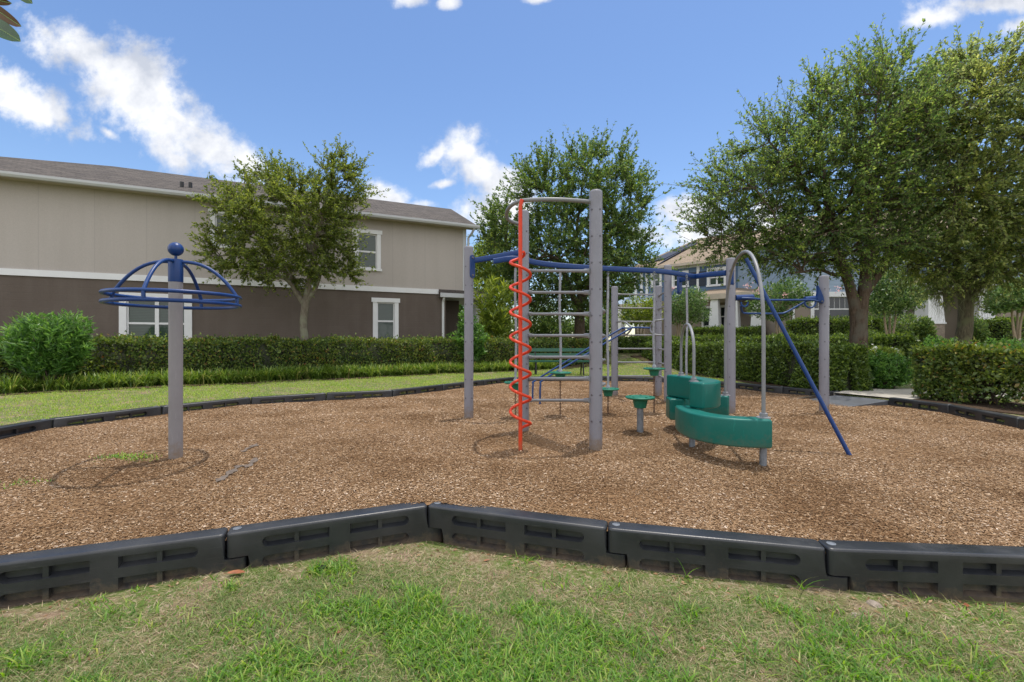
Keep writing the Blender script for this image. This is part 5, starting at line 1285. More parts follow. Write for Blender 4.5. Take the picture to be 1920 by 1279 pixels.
# slim tree in front of the left house
D = 12.9; b = at(572, 690, D); gz = G(b.x, b.y)
tk = [[(V((b.x, D, gz - .1)), .135), (at(572, 650, D), .112), (at(569, 600, D), .10), (at(575, 560, D), .105)],
      [(at(572, 572, D), .085), (at(556, 550, D - .05), .062), (at(541, 528, D - .1), .05), (at(500, 505, D - .2), .035)],
      [(at(575, 562, D), .10), (at(578, 535, D), .085), (at(586, 490, D), .06)], [(at(577, 560, D), .085), (at(592, 538, D + .1), .06), (at(604, 505, D + .2), .04)]]
tree('slim_tree', 'slim olive green tree with pale trunk in front of the taupe house', (b.x, D, gz), tk,
     [(at(541, 528, D - .1), .07), (at(505, 507, D - .2), .05), (at(578, 535, D), .10), (at(586, 490, D), .085), (at(600, 510, D + .2), .06)],
     pxblobs([(560, 420, 112, 80), (450, 400, 58, 50), (428, 480, 44, 32), (632, 355, 56, 52), (628, 432, 40, 58), (530, 495, 104, 36), (638, 512, 36, 20), (510, 350, 50, 36), (622, 306, 24, 24)], D),
     12, 185, 13, 25, .080, M['barklight'], M['oak1'], 21, twl=(.22, .55), upb=.6, group='oaks round the play area')

# big dark tree behind the tower
D = 19.5; b = at(1087, 660, D); gz = G(b.x, b.y)
tk = [[(V((b.x, D, gz - .1)), .26), (at(1087, 610, D), .22), (at(1086, 575, D), .22)], [(at(1086, 580, D), .16), (at(1070, 545, D), .13), (at(1050, 490, D), .09)],
      [(at(1087, 582, D), .17), (at(1100, 540, D), .13), (at(1115, 480, D), .09)], [(at(1087, 578, D), .15), (at(1086, 520, D + .2), .11), (at(1080, 440, D + .2), .08)]]
tree('dark_oak', 'dense dark green tree standing behind the grey tower and blue beam', (b.x, D, gz), tk,
     [(at(1070, 545, D), .15), (at(1050, 490, D), .11), (at(1100, 540, D), .15), (at(1115, 480, D), .11), (at(1086, 520, D), .13), (at(1080, 440, D), .1)],
     pxblobs([(1065, 380, 112, 84), (960, 430, 66, 60), (1155, 400, 66, 100), (1060, 490, 150, 62), (1015, 322, 46, 34), (1120, 318, 56, 32), (952, 490, 44, 44), (1170, 490, 50, 52), (1050, 555, 110, 32)], D),
     16, 225, 14, 26, .125, M['bark'], M['oak2'], 33, twl=(.42, 1.0), upb=.7, group='oaks round the play area')

# large tree at the right
D = 10.6; b = at(1609, 690, D); gz = G(b.x, b.y)
tk = [[(V((b.x, D, gz - .1)), .21), (at(1609, 670, D), .185), (at(1611, 620, D), .172), (at(1612, 580, D), .18)],
      [(at(1606, 590, D), .12), (at(1594, 540, D), .105), (at(1577, 490, D), .10), (at(1560, 440, D), .08)], [(at(1614, 588, D), .14), (at(1620, 540, D), .125), (at(1626, 490, D), .13), (at(1632, 430, D), .10)],
      [(at(1622, 545, D), .12), (at(1650, 505, D + .1), .10), (at(1672, 470, D + .2), .085)], [(at(1580, 515, D), .045), (at(1560, 514, D), .04), (at(1535, 505, D - .1), .034), (at(1505, 510, D - .2), .026), (at(1480, 512, D - .3), .018)]]
tree('broad_oak', 'large airy green tree with forked trunk behind the right clipped hedge', (b.x, D, gz), tk,
     [(at(1577, 490, D), .12), (at(1560, 440, D), .10), (at(1626, 490, D), .13), (at(1632, 430, D), .11), (at(1672, 470, D + .2), .09), (at(1505, 510, D - .2), .035)],
     pxblobs([(1395, 368, 84, 48), (1335, 362, 42, 18), (1362, 440, 58, 34), (1480, 290, 84, 56), (1455, 445, 84, 62), (1590, 215, 84, 70), (1560, 340, 120, 92), (1650, 270, 78, 120), (1570, 455, 112, 52), (1655, 410, 62, 84), (1645, 140, 52, 26), (1690, 170, 40, 36), (1550, 170, 34, 26), (1420, 310, 40, 26)], D),
     20, 290, 14, 25, .072, M['bark'], M['oak3'], 45, twl=(.3, .78), upb=.7, group='oaks round the play area')

# mossy tree at the right edge
D = 11.8; b = at(1808, 660, D); gz = G(b.x, b.y)
tk = [[(V((b.x, D, gz - .1)), .2), (at(1806, 640, D), .17), (at(1810, 600, D), .15), (at(1812, 560, D), .15)], [(at(1812, 580, D), .1), (at(1830, 545, D), .085), (at(1850, 520, D), .07), (at(1880, 470, D), .055)],
      [(at(1810, 570, D), .11), (at(1800, 520, D), .1), (at(1790, 450, D), .08)], [(at(1812, 565, D), .11), (at(1825, 500, D + .2), .09), (at(1835, 420, D + .3), .07)], [(at(1802, 545, D), .045), (at(1775, 548, D), .036), (at(1745, 553, D), .02)]]
t4 = tree('mossy_oak', 'dense dusty green tree with mossy trunk at the right edge', (b.x, D, gz), tk,
     [(at(1850, 520, D), .09), (at(1880, 470, D), .08), (at(1800, 520, D), .11), (at(1790, 450, D), .09), (at(1825, 500, D + .2), .1), (at(1835, 420, D + .3), .09)],
     pxblobs([(1790, 235, 92, 96, -1.2), (1885, 290, 110, 140, -1.4), (1765, 390, 84, 84, -1.2), (1870, 455, 116, 58, -.8), (1930, 160, 84, 66, -1.8), (1745, 485, 62, 40, -.6), (1820, 500, 90, 34, -.4), (1980, 400, 90, 120, -1.0), (1860, 120, 36, 26, -1.4), (1790, 150, 44, 36, -1)], D),
     18, 330, 14, 26, .082, M['barkmoss'], M['oak4'], 57, twl=(.3, .66), upb=.5, droop=.12, group='oaks round the play area')
# hanging moss on its lower limbs
def moss():
    rs = np.random.RandomState(5); P, Q = [], []
    for k in range(70):
        x, y = rs.uniform(1752, 1850), rs.uniform(500, 566); q = np.array(at(x, y, D - .25 + rs.uniform(-.3, .4))); L = rs.uniform(.12, .6) * (1.5 if k % 5 == 0 else 1)
        for s in range(9):
            o = q + np.append(rs.normal(0, .035, 2), 0); n = 6; w = .004; pts = []
            for i in range(n + 1):
                t = i / n; pts.append(o + np.array((math.sin(t * 9 + s * 2) * .035, math.cos(t * 8 + s * 3) * .035, -L * t * rs.uniform(.9, 1.05))))
            a = rs.uniform(0, 3.14); wv = np.array((math.cos(a), math.sin(a), 0)) * w; b0 = len(P)
            for i, p in enumerate(pts): P.append(p - wv * (1.1 - i / n)); P.append(p + wv * (1.1 - i / n))
            for i in range(n): Q.append((b0 + 2 * i, b0 + 2 * i + 1, b0 + 2 * i + 3, b0 + 2 * i + 2))
    np_mesh('hanging_moss', np.array(P), np.array(Q), M['moss'], t4)
moss()

def bush(name, label, blobs, n, ln, wd, leaf, seed, group=None, cat='shrub', up=.5, flowers=None, stems=None, stemr=.03, bark=None, inner=.35, sag=0.0, base=None, shoots=0):
    """leaves through the outer part of several ellipsoids, on short stems"""
    rs = np.random.RandomState(seed); cen = np.array([tuple(b[0]) for b in blobs]); rad = np.array([b[1] for b in blobs]); w = rad.prod(1) ** (2 / 3); w /= w.sum()
    if base is None:
        c0 = cen.mean(0); base = (c0[0], c0[1], G(c0[0], c0[1]))
    root = empty(name, base, label, cat, group)
    i = rs.choice(len(blobs), n, p=w); v = unit(rs.normal(size=(n, 3))); r = rs.uniform(inner, 1, n) ** .6
    r = r * (1 + .14 * np.sin(v[:, 0] * 7 + i) * np.sin(v[:, 2] * 6 + 2 * i))
    p = cen[i] + v * rad[i] * r[:, None]
    sd_ = None
    if shoots:
        si = rs.choice(len(blobs), shoots, p=w); sv = unit(rs.normal(size=(shoots, 3)) + np.array((0, 0, .25))); tipp = cen[si] + sv * rad[si] * rs.uniform(.55, 1.18, (shoots, 1))
        bs0 = np.array(base) + rs.normal(size=(shoots, 3)) * rad.mean(0) * np.array((.45, .45, 0)); q = rs.randint(0, shoots, n); tt = 1 - rs.rand(n) ** 1.3 * .62; bow = np.array((0, 0, 1.0)) * (np.sin(np.pi * tt) * .12)[:, None] * rad[:, 2].mean()
        p = bs0[q] * (1 - tt)[:, None] + tipp[q] * tt[:, None] + bow + rs.normal(size=(n, 3)) * .012; sd_ = unit(tipp - bs0)[q]
    k = p[:, 2] > base[2] + .02; p, v = p[k], v[k]; sd_ = sd_[k] if sd_ is not None else None; n = len(p)
    d = v * .7 + np.array((0, 0, up)) + rs.normal(size=(n, 3)) * .55
    if sd_ is not None: d = sd_ * .75 + unit(np.cross(sd_, rs.normal(size=(n, 3)))) * rs.uniform(.4, 1.1, (n, 1)) + np.array((0, 0, -.12))
    nn = v + np.array((0, 0, .6)) + rs.normal(size=(n, 3)) * .4
    l = rs.uniform(.6, 1.25, n) * ln; P, Q = leaves_np(p, d, nn, l, l * wd / ln, .10); mi = np.zeros(len(Q))
    np_mesh('foliage', P, Q, leaf, root)
    mb = MB(); rr = random.Random(seed)
    if stems:
        for (a, b_, r0) in stems: mb.tube(catmull([a, a.lerp(b_, .5) + V((rr.uniform(-.05, .05), 0, 0)), b_], 4), [r0 * (1 - .05 * q) for q in range(9)], 8, caps=False)
    for c, rd3 in zip(cen, rad):
        for q in range(7):
            a = V((base[0] + rr.uniform(-.3, .3) * rd3[0], base[1] + rr.uniform(-.3, .3) * rd3[1], base[2] - .03)) if not stems else rr.choice(stems)[1]
            e = V(c) + V((rr.uniform(-.7, .7) * rd3[0], rr.uniform(-.7, .7) * rd3[1], rr.uniform(-.2, .7) * rd3[2])); mb.tube(bez(a, a.lerp(e, .5) + V((0, 0, .1)), e, 4), [.018, .014, .011, .008, .005], 5, caps=False)
    mb.build('stem', bark or M['twig'], root)
    if flowers:
        fm, pos, fr_ = flowers; m = len(pos); P_, Q_ = [], []
        pp = np.concatenate([np.array(q)[None] + rs.normal(size=(34, 3)) * fr_ for q in pos]); dd = unit(rs.normal(size=pp.shape)); lf = rs.uniform(.03, .06, len(pp))
        P_, Q_ = leaves_np(pp, dd, rs.normal(size=pp.shape), lf, lf * .9, .2); np_mesh('blossom', P_, Q_, fm, root)
    return root

def hedge(name, label, path, w, h, n, lsize, leaf, seed, zb=None, gaps=None, top=None, group='clipped hedges', core=True):
    """clipped hedge along a ground path: leaves on all faces over a solid core coloured dark as inner shade"""
    rs = np.random.RandomState(seed); P = [V((x, y, 0)) for x, y in path]; seg = [(P[i + 1] - P[i]) for i in range(len(P) - 1)]; ll = np.array([s.length for s in seg]); tot = ll.sum(); cum = np.concatenate([[0], np.cumsum(ll)])
    X = np.array([p.x for p in P]); Y = np.array([p.y for p in P])
    def pos(t): return np.interp(t, cum, X), np.interp(t, cum, Y)
    def side(t):
        a = np.array(pos(np.clip(t - .25, 0, tot))); b_ = np.array(pos(np.clip(t + .25, 0, tot))); d = (b_ - a); d = d / np.maximum(np.hypot(*d), 1e-6); return -d[1], d[0], d[0], d[1]
    hh = top if top is not None else None
    wavy = lambda t, q: .055 * np.sin(2.3 * t + q) + .038 * np.sin(6.1 * t + 2 * q) + .028 * np.sin(13 * t + q)
    A = np.array([h, h, w]); A = np.append(A / A.sum() * (1 - .10), .10); face = rs.choice(4, n, p=A)
    t = rs.uniform(0, tot, n); s = rs.uniform(-w / 2, w / 2, n); z = rs.uniform(.02, 1, n) * h
    dep = np.abs(rs.normal(0, .05, n)) - .02
    s = np.where(face == 0, -w / 2 + dep, s); s = np.where(face == 1, w / 2 - dep, s); z = np.where(face == 2, h - dep, z)
    e = face == 3; t = np.where(e, np.where(rs.rand(n) < .5, dep, tot - dep), t)
    ax, ay, dx, dy = side(t); x0, y0 = pos(t)
    s = s + wavy(t, 1.0 + 2 * z) * np.sign(s) * (face != 2); z = z + wavy(t * 1.1, 4.0 + 3 * s) * (face == 2) * .8
    x = x0 + ax * s; y = y0 + ay * s; gz = ground_h(x, y) if zb is None else np.full(n, zb); 
    if top is not None: z = z * (top - gz) / h
    nx = np.where(face == 0, -ax, np.where(face == 1, ax, 0.)); ny = np.where(face == 0, -ay, np.where(face == 1, ay, 0.)); nz = (face == 2) * 1.
    nx = np.where(e, dx * np.sign(t - tot / 2), nx); ny = np.where(e, dy * np.sign(t - tot / 2), ny)
    Nn = np.stack([nx, ny, nz], 1); p = np.stack([x, y, gz + z], 1)
    keep = np.ones(n, bool)
    if gaps is not None: keep = gaps(t, z, rs)
    stray = (rs.rand(n) < .035)[:, None]; p = p + Nn * stray * rs.uniform(.02, .11, (n, 1)) + stray * np.array((0, 0, .03))
    p, Nn = p[keep], Nn[keep]; n = len(p)
    d = Nn * .6 + np.array((0, 0, .45)) + rs.normal(size=(n, 3)) * .6; nn = Nn + np.array((0, 0, .35)) + rs.normal(size=(n, 3)) * .5
    l = rs.uniform(.5, 1.45, n) * lsize; V_, Q = leaves_np(p, d, nn, l, l * .58, .12)
    # solid box inside the clipped face, its dark colour stands for inner shade
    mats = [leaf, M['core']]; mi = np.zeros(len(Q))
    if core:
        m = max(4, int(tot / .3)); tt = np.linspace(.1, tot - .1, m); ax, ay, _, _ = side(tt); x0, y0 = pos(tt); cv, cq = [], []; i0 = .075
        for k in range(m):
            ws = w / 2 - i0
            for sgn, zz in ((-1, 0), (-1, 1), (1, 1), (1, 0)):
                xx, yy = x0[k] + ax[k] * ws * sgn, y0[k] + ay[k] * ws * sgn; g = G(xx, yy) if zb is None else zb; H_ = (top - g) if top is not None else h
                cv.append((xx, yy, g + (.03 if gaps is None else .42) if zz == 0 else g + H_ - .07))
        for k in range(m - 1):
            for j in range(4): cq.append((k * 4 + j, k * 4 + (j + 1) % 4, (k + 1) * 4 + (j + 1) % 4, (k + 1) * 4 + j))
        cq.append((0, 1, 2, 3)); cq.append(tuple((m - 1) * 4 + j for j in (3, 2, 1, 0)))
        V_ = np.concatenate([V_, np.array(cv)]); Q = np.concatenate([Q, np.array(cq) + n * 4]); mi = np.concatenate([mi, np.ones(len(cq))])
    o = np_mesh(name, V_, Q, mats, None, midx=mi); tag(o, label, 'hedge', group); return o

# clipped hedge in front of the left house
hedge('clipped_hedge', 'long low clipped hedge below the left house windows', [(-14.5, 7.2), (-11, 9.5), (-6.9, 12.5), (-4, 14.3), (-1.3, 15.9), (.6, 16.8), (3.4, 18.3)], 1.0, 1.0, 120000, .062, M['hedge1'], 3, top=1.10)
hedge('clipped_hedge', 'dark clipped hedge running away beside the border on the right', [(6.68, 9.0), (6.42, 10.9), (6.05, 12.7), (5.8, 15), (5.6, 18.5)], .74, 1.0, 70000, .060, M['hedge2'], 4, top=.985)
def gapf(t, z, rs): return ~((z < .40) & (t > 1.0) & (t < 3.2) & (rs.rand(len(t)) < .82)) & ~((z < .15) & (rs.rand(len(t)) < .5))
hedge('clipped_hedge', 'hedge with open leggy base in front of the concrete path at the right edge', [(9.0, 4.3), (8.2, 5.9), (7.75, 7.0), (7.55, 8.15)], 1.0, .95, 46000, .060, M['hedge1'], 6, top=.93, gaps=gapf)
mbt = MB(); rr = random.Random(8)
hroot = [o for o in C.objects if o.name.startswith('clipped_hedge')][-1]
for k in range(26):
    t = rr.uniform(.1, .95); pth = [V((9.0, 4.3, 0)), V((8.2, 5.9, 0)), V((7.75, 7.0, 0)), V((7.55, 8.15, 0))]; i = min(2, int(t * 3)); p = pth[i].lerp(pth[i + 1], t * 3 - i) + V((rr.uniform(-.2, .2), rr.uniform(-.1, .1), 0)); g = G(p.x, p.y)
    for q in range(3): mbt.tube(bez(V((p.x, p.y, g - .02)), V((p.x + rr.uniform(-.1, .1), p.y + rr.uniform(-.1, .1), g + .2)), V((p.x + rr.uniform(-.35, .35), p.y + rr.uniform(-.35, .35), g + .6)), 4), [.016, .013, .01, .008, .006], 5, caps=False)
mbt.build('stem', M['twig'], hroot)
hedge('clipped_hedge', 'farther low hedge with sunlit top behind the front right hedge', [(4.6, 20.2), (9.0, 17.5), (11.2, 14.2), (10.6, 12.6)], .9, .8, 42000, .075, M['hedge2'], 9, top=1.22)
hedge('clipped_hedge', 'boxy dark hedge under the pale blue house window', [(12.1, 19.6), (15.4, 19.4)], 1.1, 1.1, 16000, .085, M['hedge2'], 10, top=1.98)
hedge('clipped_hedge', 'boxy hedge below the right house wall at the picture edge', [(19.6, 18.6), (23.0, 18.4)], 1.1, 1.1, 14000, .085, M['hedge2'], 12, top=1.95)
hedge('clipped_hedge', 'dark foundation hedge in front of the blue house porch', [(9.6, 25.5), (11.8, 24.4), (13.0, 23.6)], .9, .9, 14000, .09, M['hedge2'], 13, top=1.75)

# shrubs
def PB(lst, D): return pxblobs(lst, D)
bush('leafy_shrub', 'bushy bright green narrow leaved shrub at left in front of the hedge', PB([(78, 642, 52, 44), (126, 622, 36, 40), (64, 614, 30, 26), (142, 645, 22, 26), (90, 660, 50, 32), (36, 645, 18, 30)], 9.4), 17000, .15, .026, M['shrub'], 1, group='loose shrubs', up=.6, shoots=480)
bush('leafy_shrub', 'rounded green shrub at the porch corner behind the left grey post', PB([(876, 640, 33, 40), (875, 605, 20, 26), (893, 630, 20, 30)], 15.4), 6000, .13, .04, M['shrub'], 2, group='loose shrubs', shoots=170)
bush('fern_palm', 'feathery bright green palm like plants beside the brown house porch', PB([(932, 565, 28, 46), (925, 605, 32, 38), (908, 545, 18, 28), (950, 595, 20, 42)], 17.4), 5200, .30, .05, M['lime'], 3, group='loose shrubs', cat='plant', up=.9, shoots=90)
bush('background_tree', 'pale yellowish tree far behind the brown house porch', PB([(915, 490, 34, 44), (900, 520, 26, 40), (935, 450, 22, 26), (950, 530, 28, 40)], 27), 6500, .22, .09, M['lime'], 4, cat='tree', group='far trees', stems=[(at(925, 645, 27), at(922, 540, 27), .16)])
bush('low_shrub', 'low bright green shrub mass in front of the right house porch', PB([(1740, 652, 60, 20), (1700, 656, 36, 16), (1790, 655, 40, 18)], 13.2), 9000, .09, .035, M['shrub'], 5, group='loose shrubs', inner=.3, shoots=260)
bush('low_shrub', 'blue green low shrub mass behind the hedge at the right edge', PB([(1870, 654, 60, 18), (1920, 656, 50, 18), (1830, 660, 30, 14)], 12.4), 8000, .09, .03, M['shrub'], 6, group='loose shrubs', inner=.3, shoots=260)
bush('low_shrub', 'lush low green plants between the two right hedges below the forked tree', PB([(1650, 690, 44, 30), (1622, 696, 26, 28), (1690, 692, 34, 30), (1660, 708, 44, 20)], 9.7), 11000, .075, .032, M['shrub'], 7, group='loose shrubs', inner=.25, shoots=260)
bush('lily_patch', 'small white flowered plant patch behind the gap in the right hedges', PB([(1650, 663, 36, 8)], 11.5), 1400, .12, .03, M['lime'], 8, group='loose shrubs', flowers=(M['whiteflower'], [at(1638, 657, 11.4), at(1675, 659, 11.4), at(1645, 658, 11.4)], .05))
for i, (x, y, rx, ry, D_, lb) in enumerate(((1648, 615, 22, 36, 19.5, 'dark bush beside the multi stemmed tree before the right house'), (1700, 618, 34, 30, 19.3, 'dark bush under the right house dark windows'), (1733, 625, 10, 30, 18.5, 'small dark conical shrub at the foot of the left wide white column'),
                                          (1828, 625, 12, 30, 18.5, 'small dark conical shrub at the foot of the right wide white column'))):
    bush('dark_shrub', lb, PB([(x, y, rx, ry), (x, y + ry * .5, rx * 1.15, ry * .6)], D_), 3500, .11, .05, M['oak2'], 20 + i, group='dark foundation shrubs', inner=.2)
bush('dark_shrub', 'dark bushes in the shade under the big middle tree, left', PB([(1000, 605, 46, 40), (1035, 620, 40, 26)], 24), 6000, .16, .07, M['oak2'], 30, group='dark foundation shrubs', inner=.2)
bush('dark_shrub', 'dark bushes in the shade under the big middle tree, right', PB([(1120, 610, 34, 34), (1070, 625, 40, 24)], 24.5), 5000, .16, .07, M['oak2'], 31, group='dark foundation shrubs', inner=.2)
bush('background_tree', 'distant green tree just left of the blue house', PB([(1150, 530, 36, 62), (1180, 560, 22, 40), (1130, 580, 30, 50)], 36), 7000, .26, .11, M['oak2'], 32, cat='tree', group='far trees', stems=[(at(1150, 648, 36), at(1150, 580, 36), .2)])
bush('background_tree', 'green shrub mass seen through the brown house porch', PB([(850, 600, 30, 44), (880, 590, 26, 50), (900, 610, 26, 40), (838, 625, 20, 30)], 25), 6000, .2, .08, M['shrub'], 35, cat='tree', group='far trees')
# crape myrtles
def myrtle(label, x, yb, D_, blobs, seed, leaf='myrtle', fl=None, n=3000, sp=14, cr=.045):
    g = at(x, yb, D_); st_ = []
    rr = random.Random(seed)
    top = min(b[1] + b[3] * .3 for b in blobs)
    for k in range(3): dx = (k - 1) * sp * .5; st_.append((at(x + dx * .35, yb, D_ + (k % 2) * .15), at(x + dx * 1.6, max(b[1] for b in blobs) + 2, D_ + (k % 2) * .3), cr))
    bush('crape_myrtle', label, PB(blobs, D_), n, .11, .055, M[leaf], seed, group='crape myrtles', cat='tree', stems=st_, bark=M['barkmyrtle'], base=(g.x, g.y, min(g.z, G(g.x, g.y))), inner=.25, flowers=(M['flower'], fl, .06) if fl else None)
myrtle('small yellow green tree seen through the far rung ladder', 1200, 636, 22, [(1200, 578, 36, 24), (1185, 592, 28, 18), (1222, 585, 24, 26), (1205, 600, 40, 14)], 41, 'lime', n=4200)
myrtle('small green tree beside the tall far post under the blue beam', 1272, 645, 21, [(1285, 575, 34, 34), (1300, 560, 26, 22), (1270, 590, 24, 22), (1310, 590, 22, 16)], 42, 'myrtle', [at(1262, 541, 20.6)], n=4600, sp=6)
myrtle('green tree with pink blossom behind the blue hand bars', 1460, 640, 18, [(1450, 562, 40, 30), (1480, 548, 30, 26), (1425, 575, 24, 22), (1500, 560, 22, 20), (1455, 590, 32, 12)], 43, 'myrtle', [at(1402, 537, 17.6), at(1472, 553, 17.4), at(1420, 545, 17.5), at(1573, 542, 17.2)], n=4600, sp=5)
myrtle('dark green many stemmed small tree right of the forked trunk', 1668, 644, 17, [(1680, 555, 52, 32), (1655, 570, 30, 26), (1704, 560, 24, 20), (1665, 530, 34, 22)], 44, 'myrtle', n=6000, sp=16)
myrtle('many stemmed small tree at the right edge before the house', 1908, 650, 15, [(1890, 560, 36, 26), (1925, 550, 36, 34), (1870, 575, 22, 14)], 45, 'myrtle', n=5000, sp=14)

# strap-leaved border plants in front of the left hedge
def liriope():
    rs = np.random.RandomState(9); path = np.array([(-12.8, 7.2), (-9.6, 9.2), (-6.5, 11.55), (-3.8, 13.4), (-1.3, 15.0), (.4, 15.9), (1.6, 16.5)]); seg = np.hypot(*np.diff(path, axis=0).T); cum = np.concatenate([[0], np.cumsum(seg)])
    nC = 640; t = rs.uniform(0, cum[-1], nC); x = np.interp(t, cum, path[:, 0]); y = np.interp(t, cum, path[:, 1]); o = rs.uniform(-.3, .36, nC); x = x - o * .55; y = y + o * .83
    nb = 44; X = np.repeat(x, nb) + rs.normal(0, .045, nC * nb); Y = np.repeat(y, nb) + rs.normal(0, .05, nC * nb); Z = ground_h(X, Y); n = len(X)
    a = rs.uniform(0, 2 * np.pi, n); L = rs.uniform(.28, .52, n); lean = rs.uniform(.3, 1.25, n); w = rs.uniform(.008, .014, n); k = 5; P = []
    dx, dy = np.cos(a), np.sin(a)
    for i in range(k):
        s = i / (k - 1); r = L * lean * (s ** 1.3) * .85; z = L * (s - .62 * lean * s ** 2.6); ww = w * (1.0 - .85 * s ** 2)
        for sg in (-1, 1): P.append(np.stack([X + dx * r - dy * ww * sg, Y + dy * r + dx * ww * sg, Z + z], 1))
    P = np.stack(P, 1).reshape(-1, 3); q = np.array([[2 * i, 2 * i + 1, 2 * i + 3, 2 * i + 2] for i in range(k - 1)]); idx = (np.arange(n) * 2 * k)[:, None, None] + q[None]
    tag(np_mesh('strap_leaf_plants', P, idx.reshape(-1, 4), M['liriope']), 'band of arching strap leaved plants along the hedge foot', 'border plants', kind='stuff')
liriope()
strip('planting_bed', [(-14.5, 6.7, 0), (-12.8, 7.75, 0), (-9.6, 9.75, 0), (-6.5, 12.1, 0), (-3.8, 13.95, 0), (-1.3, 15.55, 0), (.6, 16.5, 0), (3.4, 18.0, 0)], 2.3, M['bed'], .015)
strip('planting_bed', [(6.95, 9.0, 0), (6.7, 10.6, 0), (6.2, 12.7, 0), (5.85, 15, 0), (5.6, 18.5, 0)], 1.6, M['bed'], .015)
strip('planting_bed', [(8.9, 4.0, 0), (8.0, 5.9, 0), (7.6, 7.0, 0), (7.45, 8.0, 0)], 1.7, M['bed'], .015)

def blades(name, X, Y, L, w, lean, mat, rs, zoff=0.0, k=4, curl=.55, hfun=None):
    n = len(X); Z = (hfun or ground_h)(X, Y) + zoff; a = rs.uniform(0, 2 * np.pi, n); dx, dy = np.cos(a), np.sin(a); b = a + rs.normal(1.57, .5, n); wx, wy = np.cos(b), np.sin(b); P = []
    for i in range(k):
        s = i / (k - 1); r = L * lean * (s ** 1.4); z = L * np.sqrt(np.maximum(.02, 1 - lean ** 2)) * (s - curl * lean * s ** 2.4); ww = w * (1 - .9 * s ** 1.7)
        for sg in (-1, 1): P.append(np.stack([X + dx * r + wx * ww * sg, Y + dy * r + wy * ww * sg, Z + np.maximum(z, .002)], 1))
    P = np.stack(P, 1).reshape(-1, 3); q = np.array([[2 * i, 2 * i + 1, 2 * i + 3, 2 * i + 2] for i in range(k - 1)]); idx = (np.arange(n) * 2 * k)[:, None, None] + q[None]
    return P, idx.reshape(-1, 4)

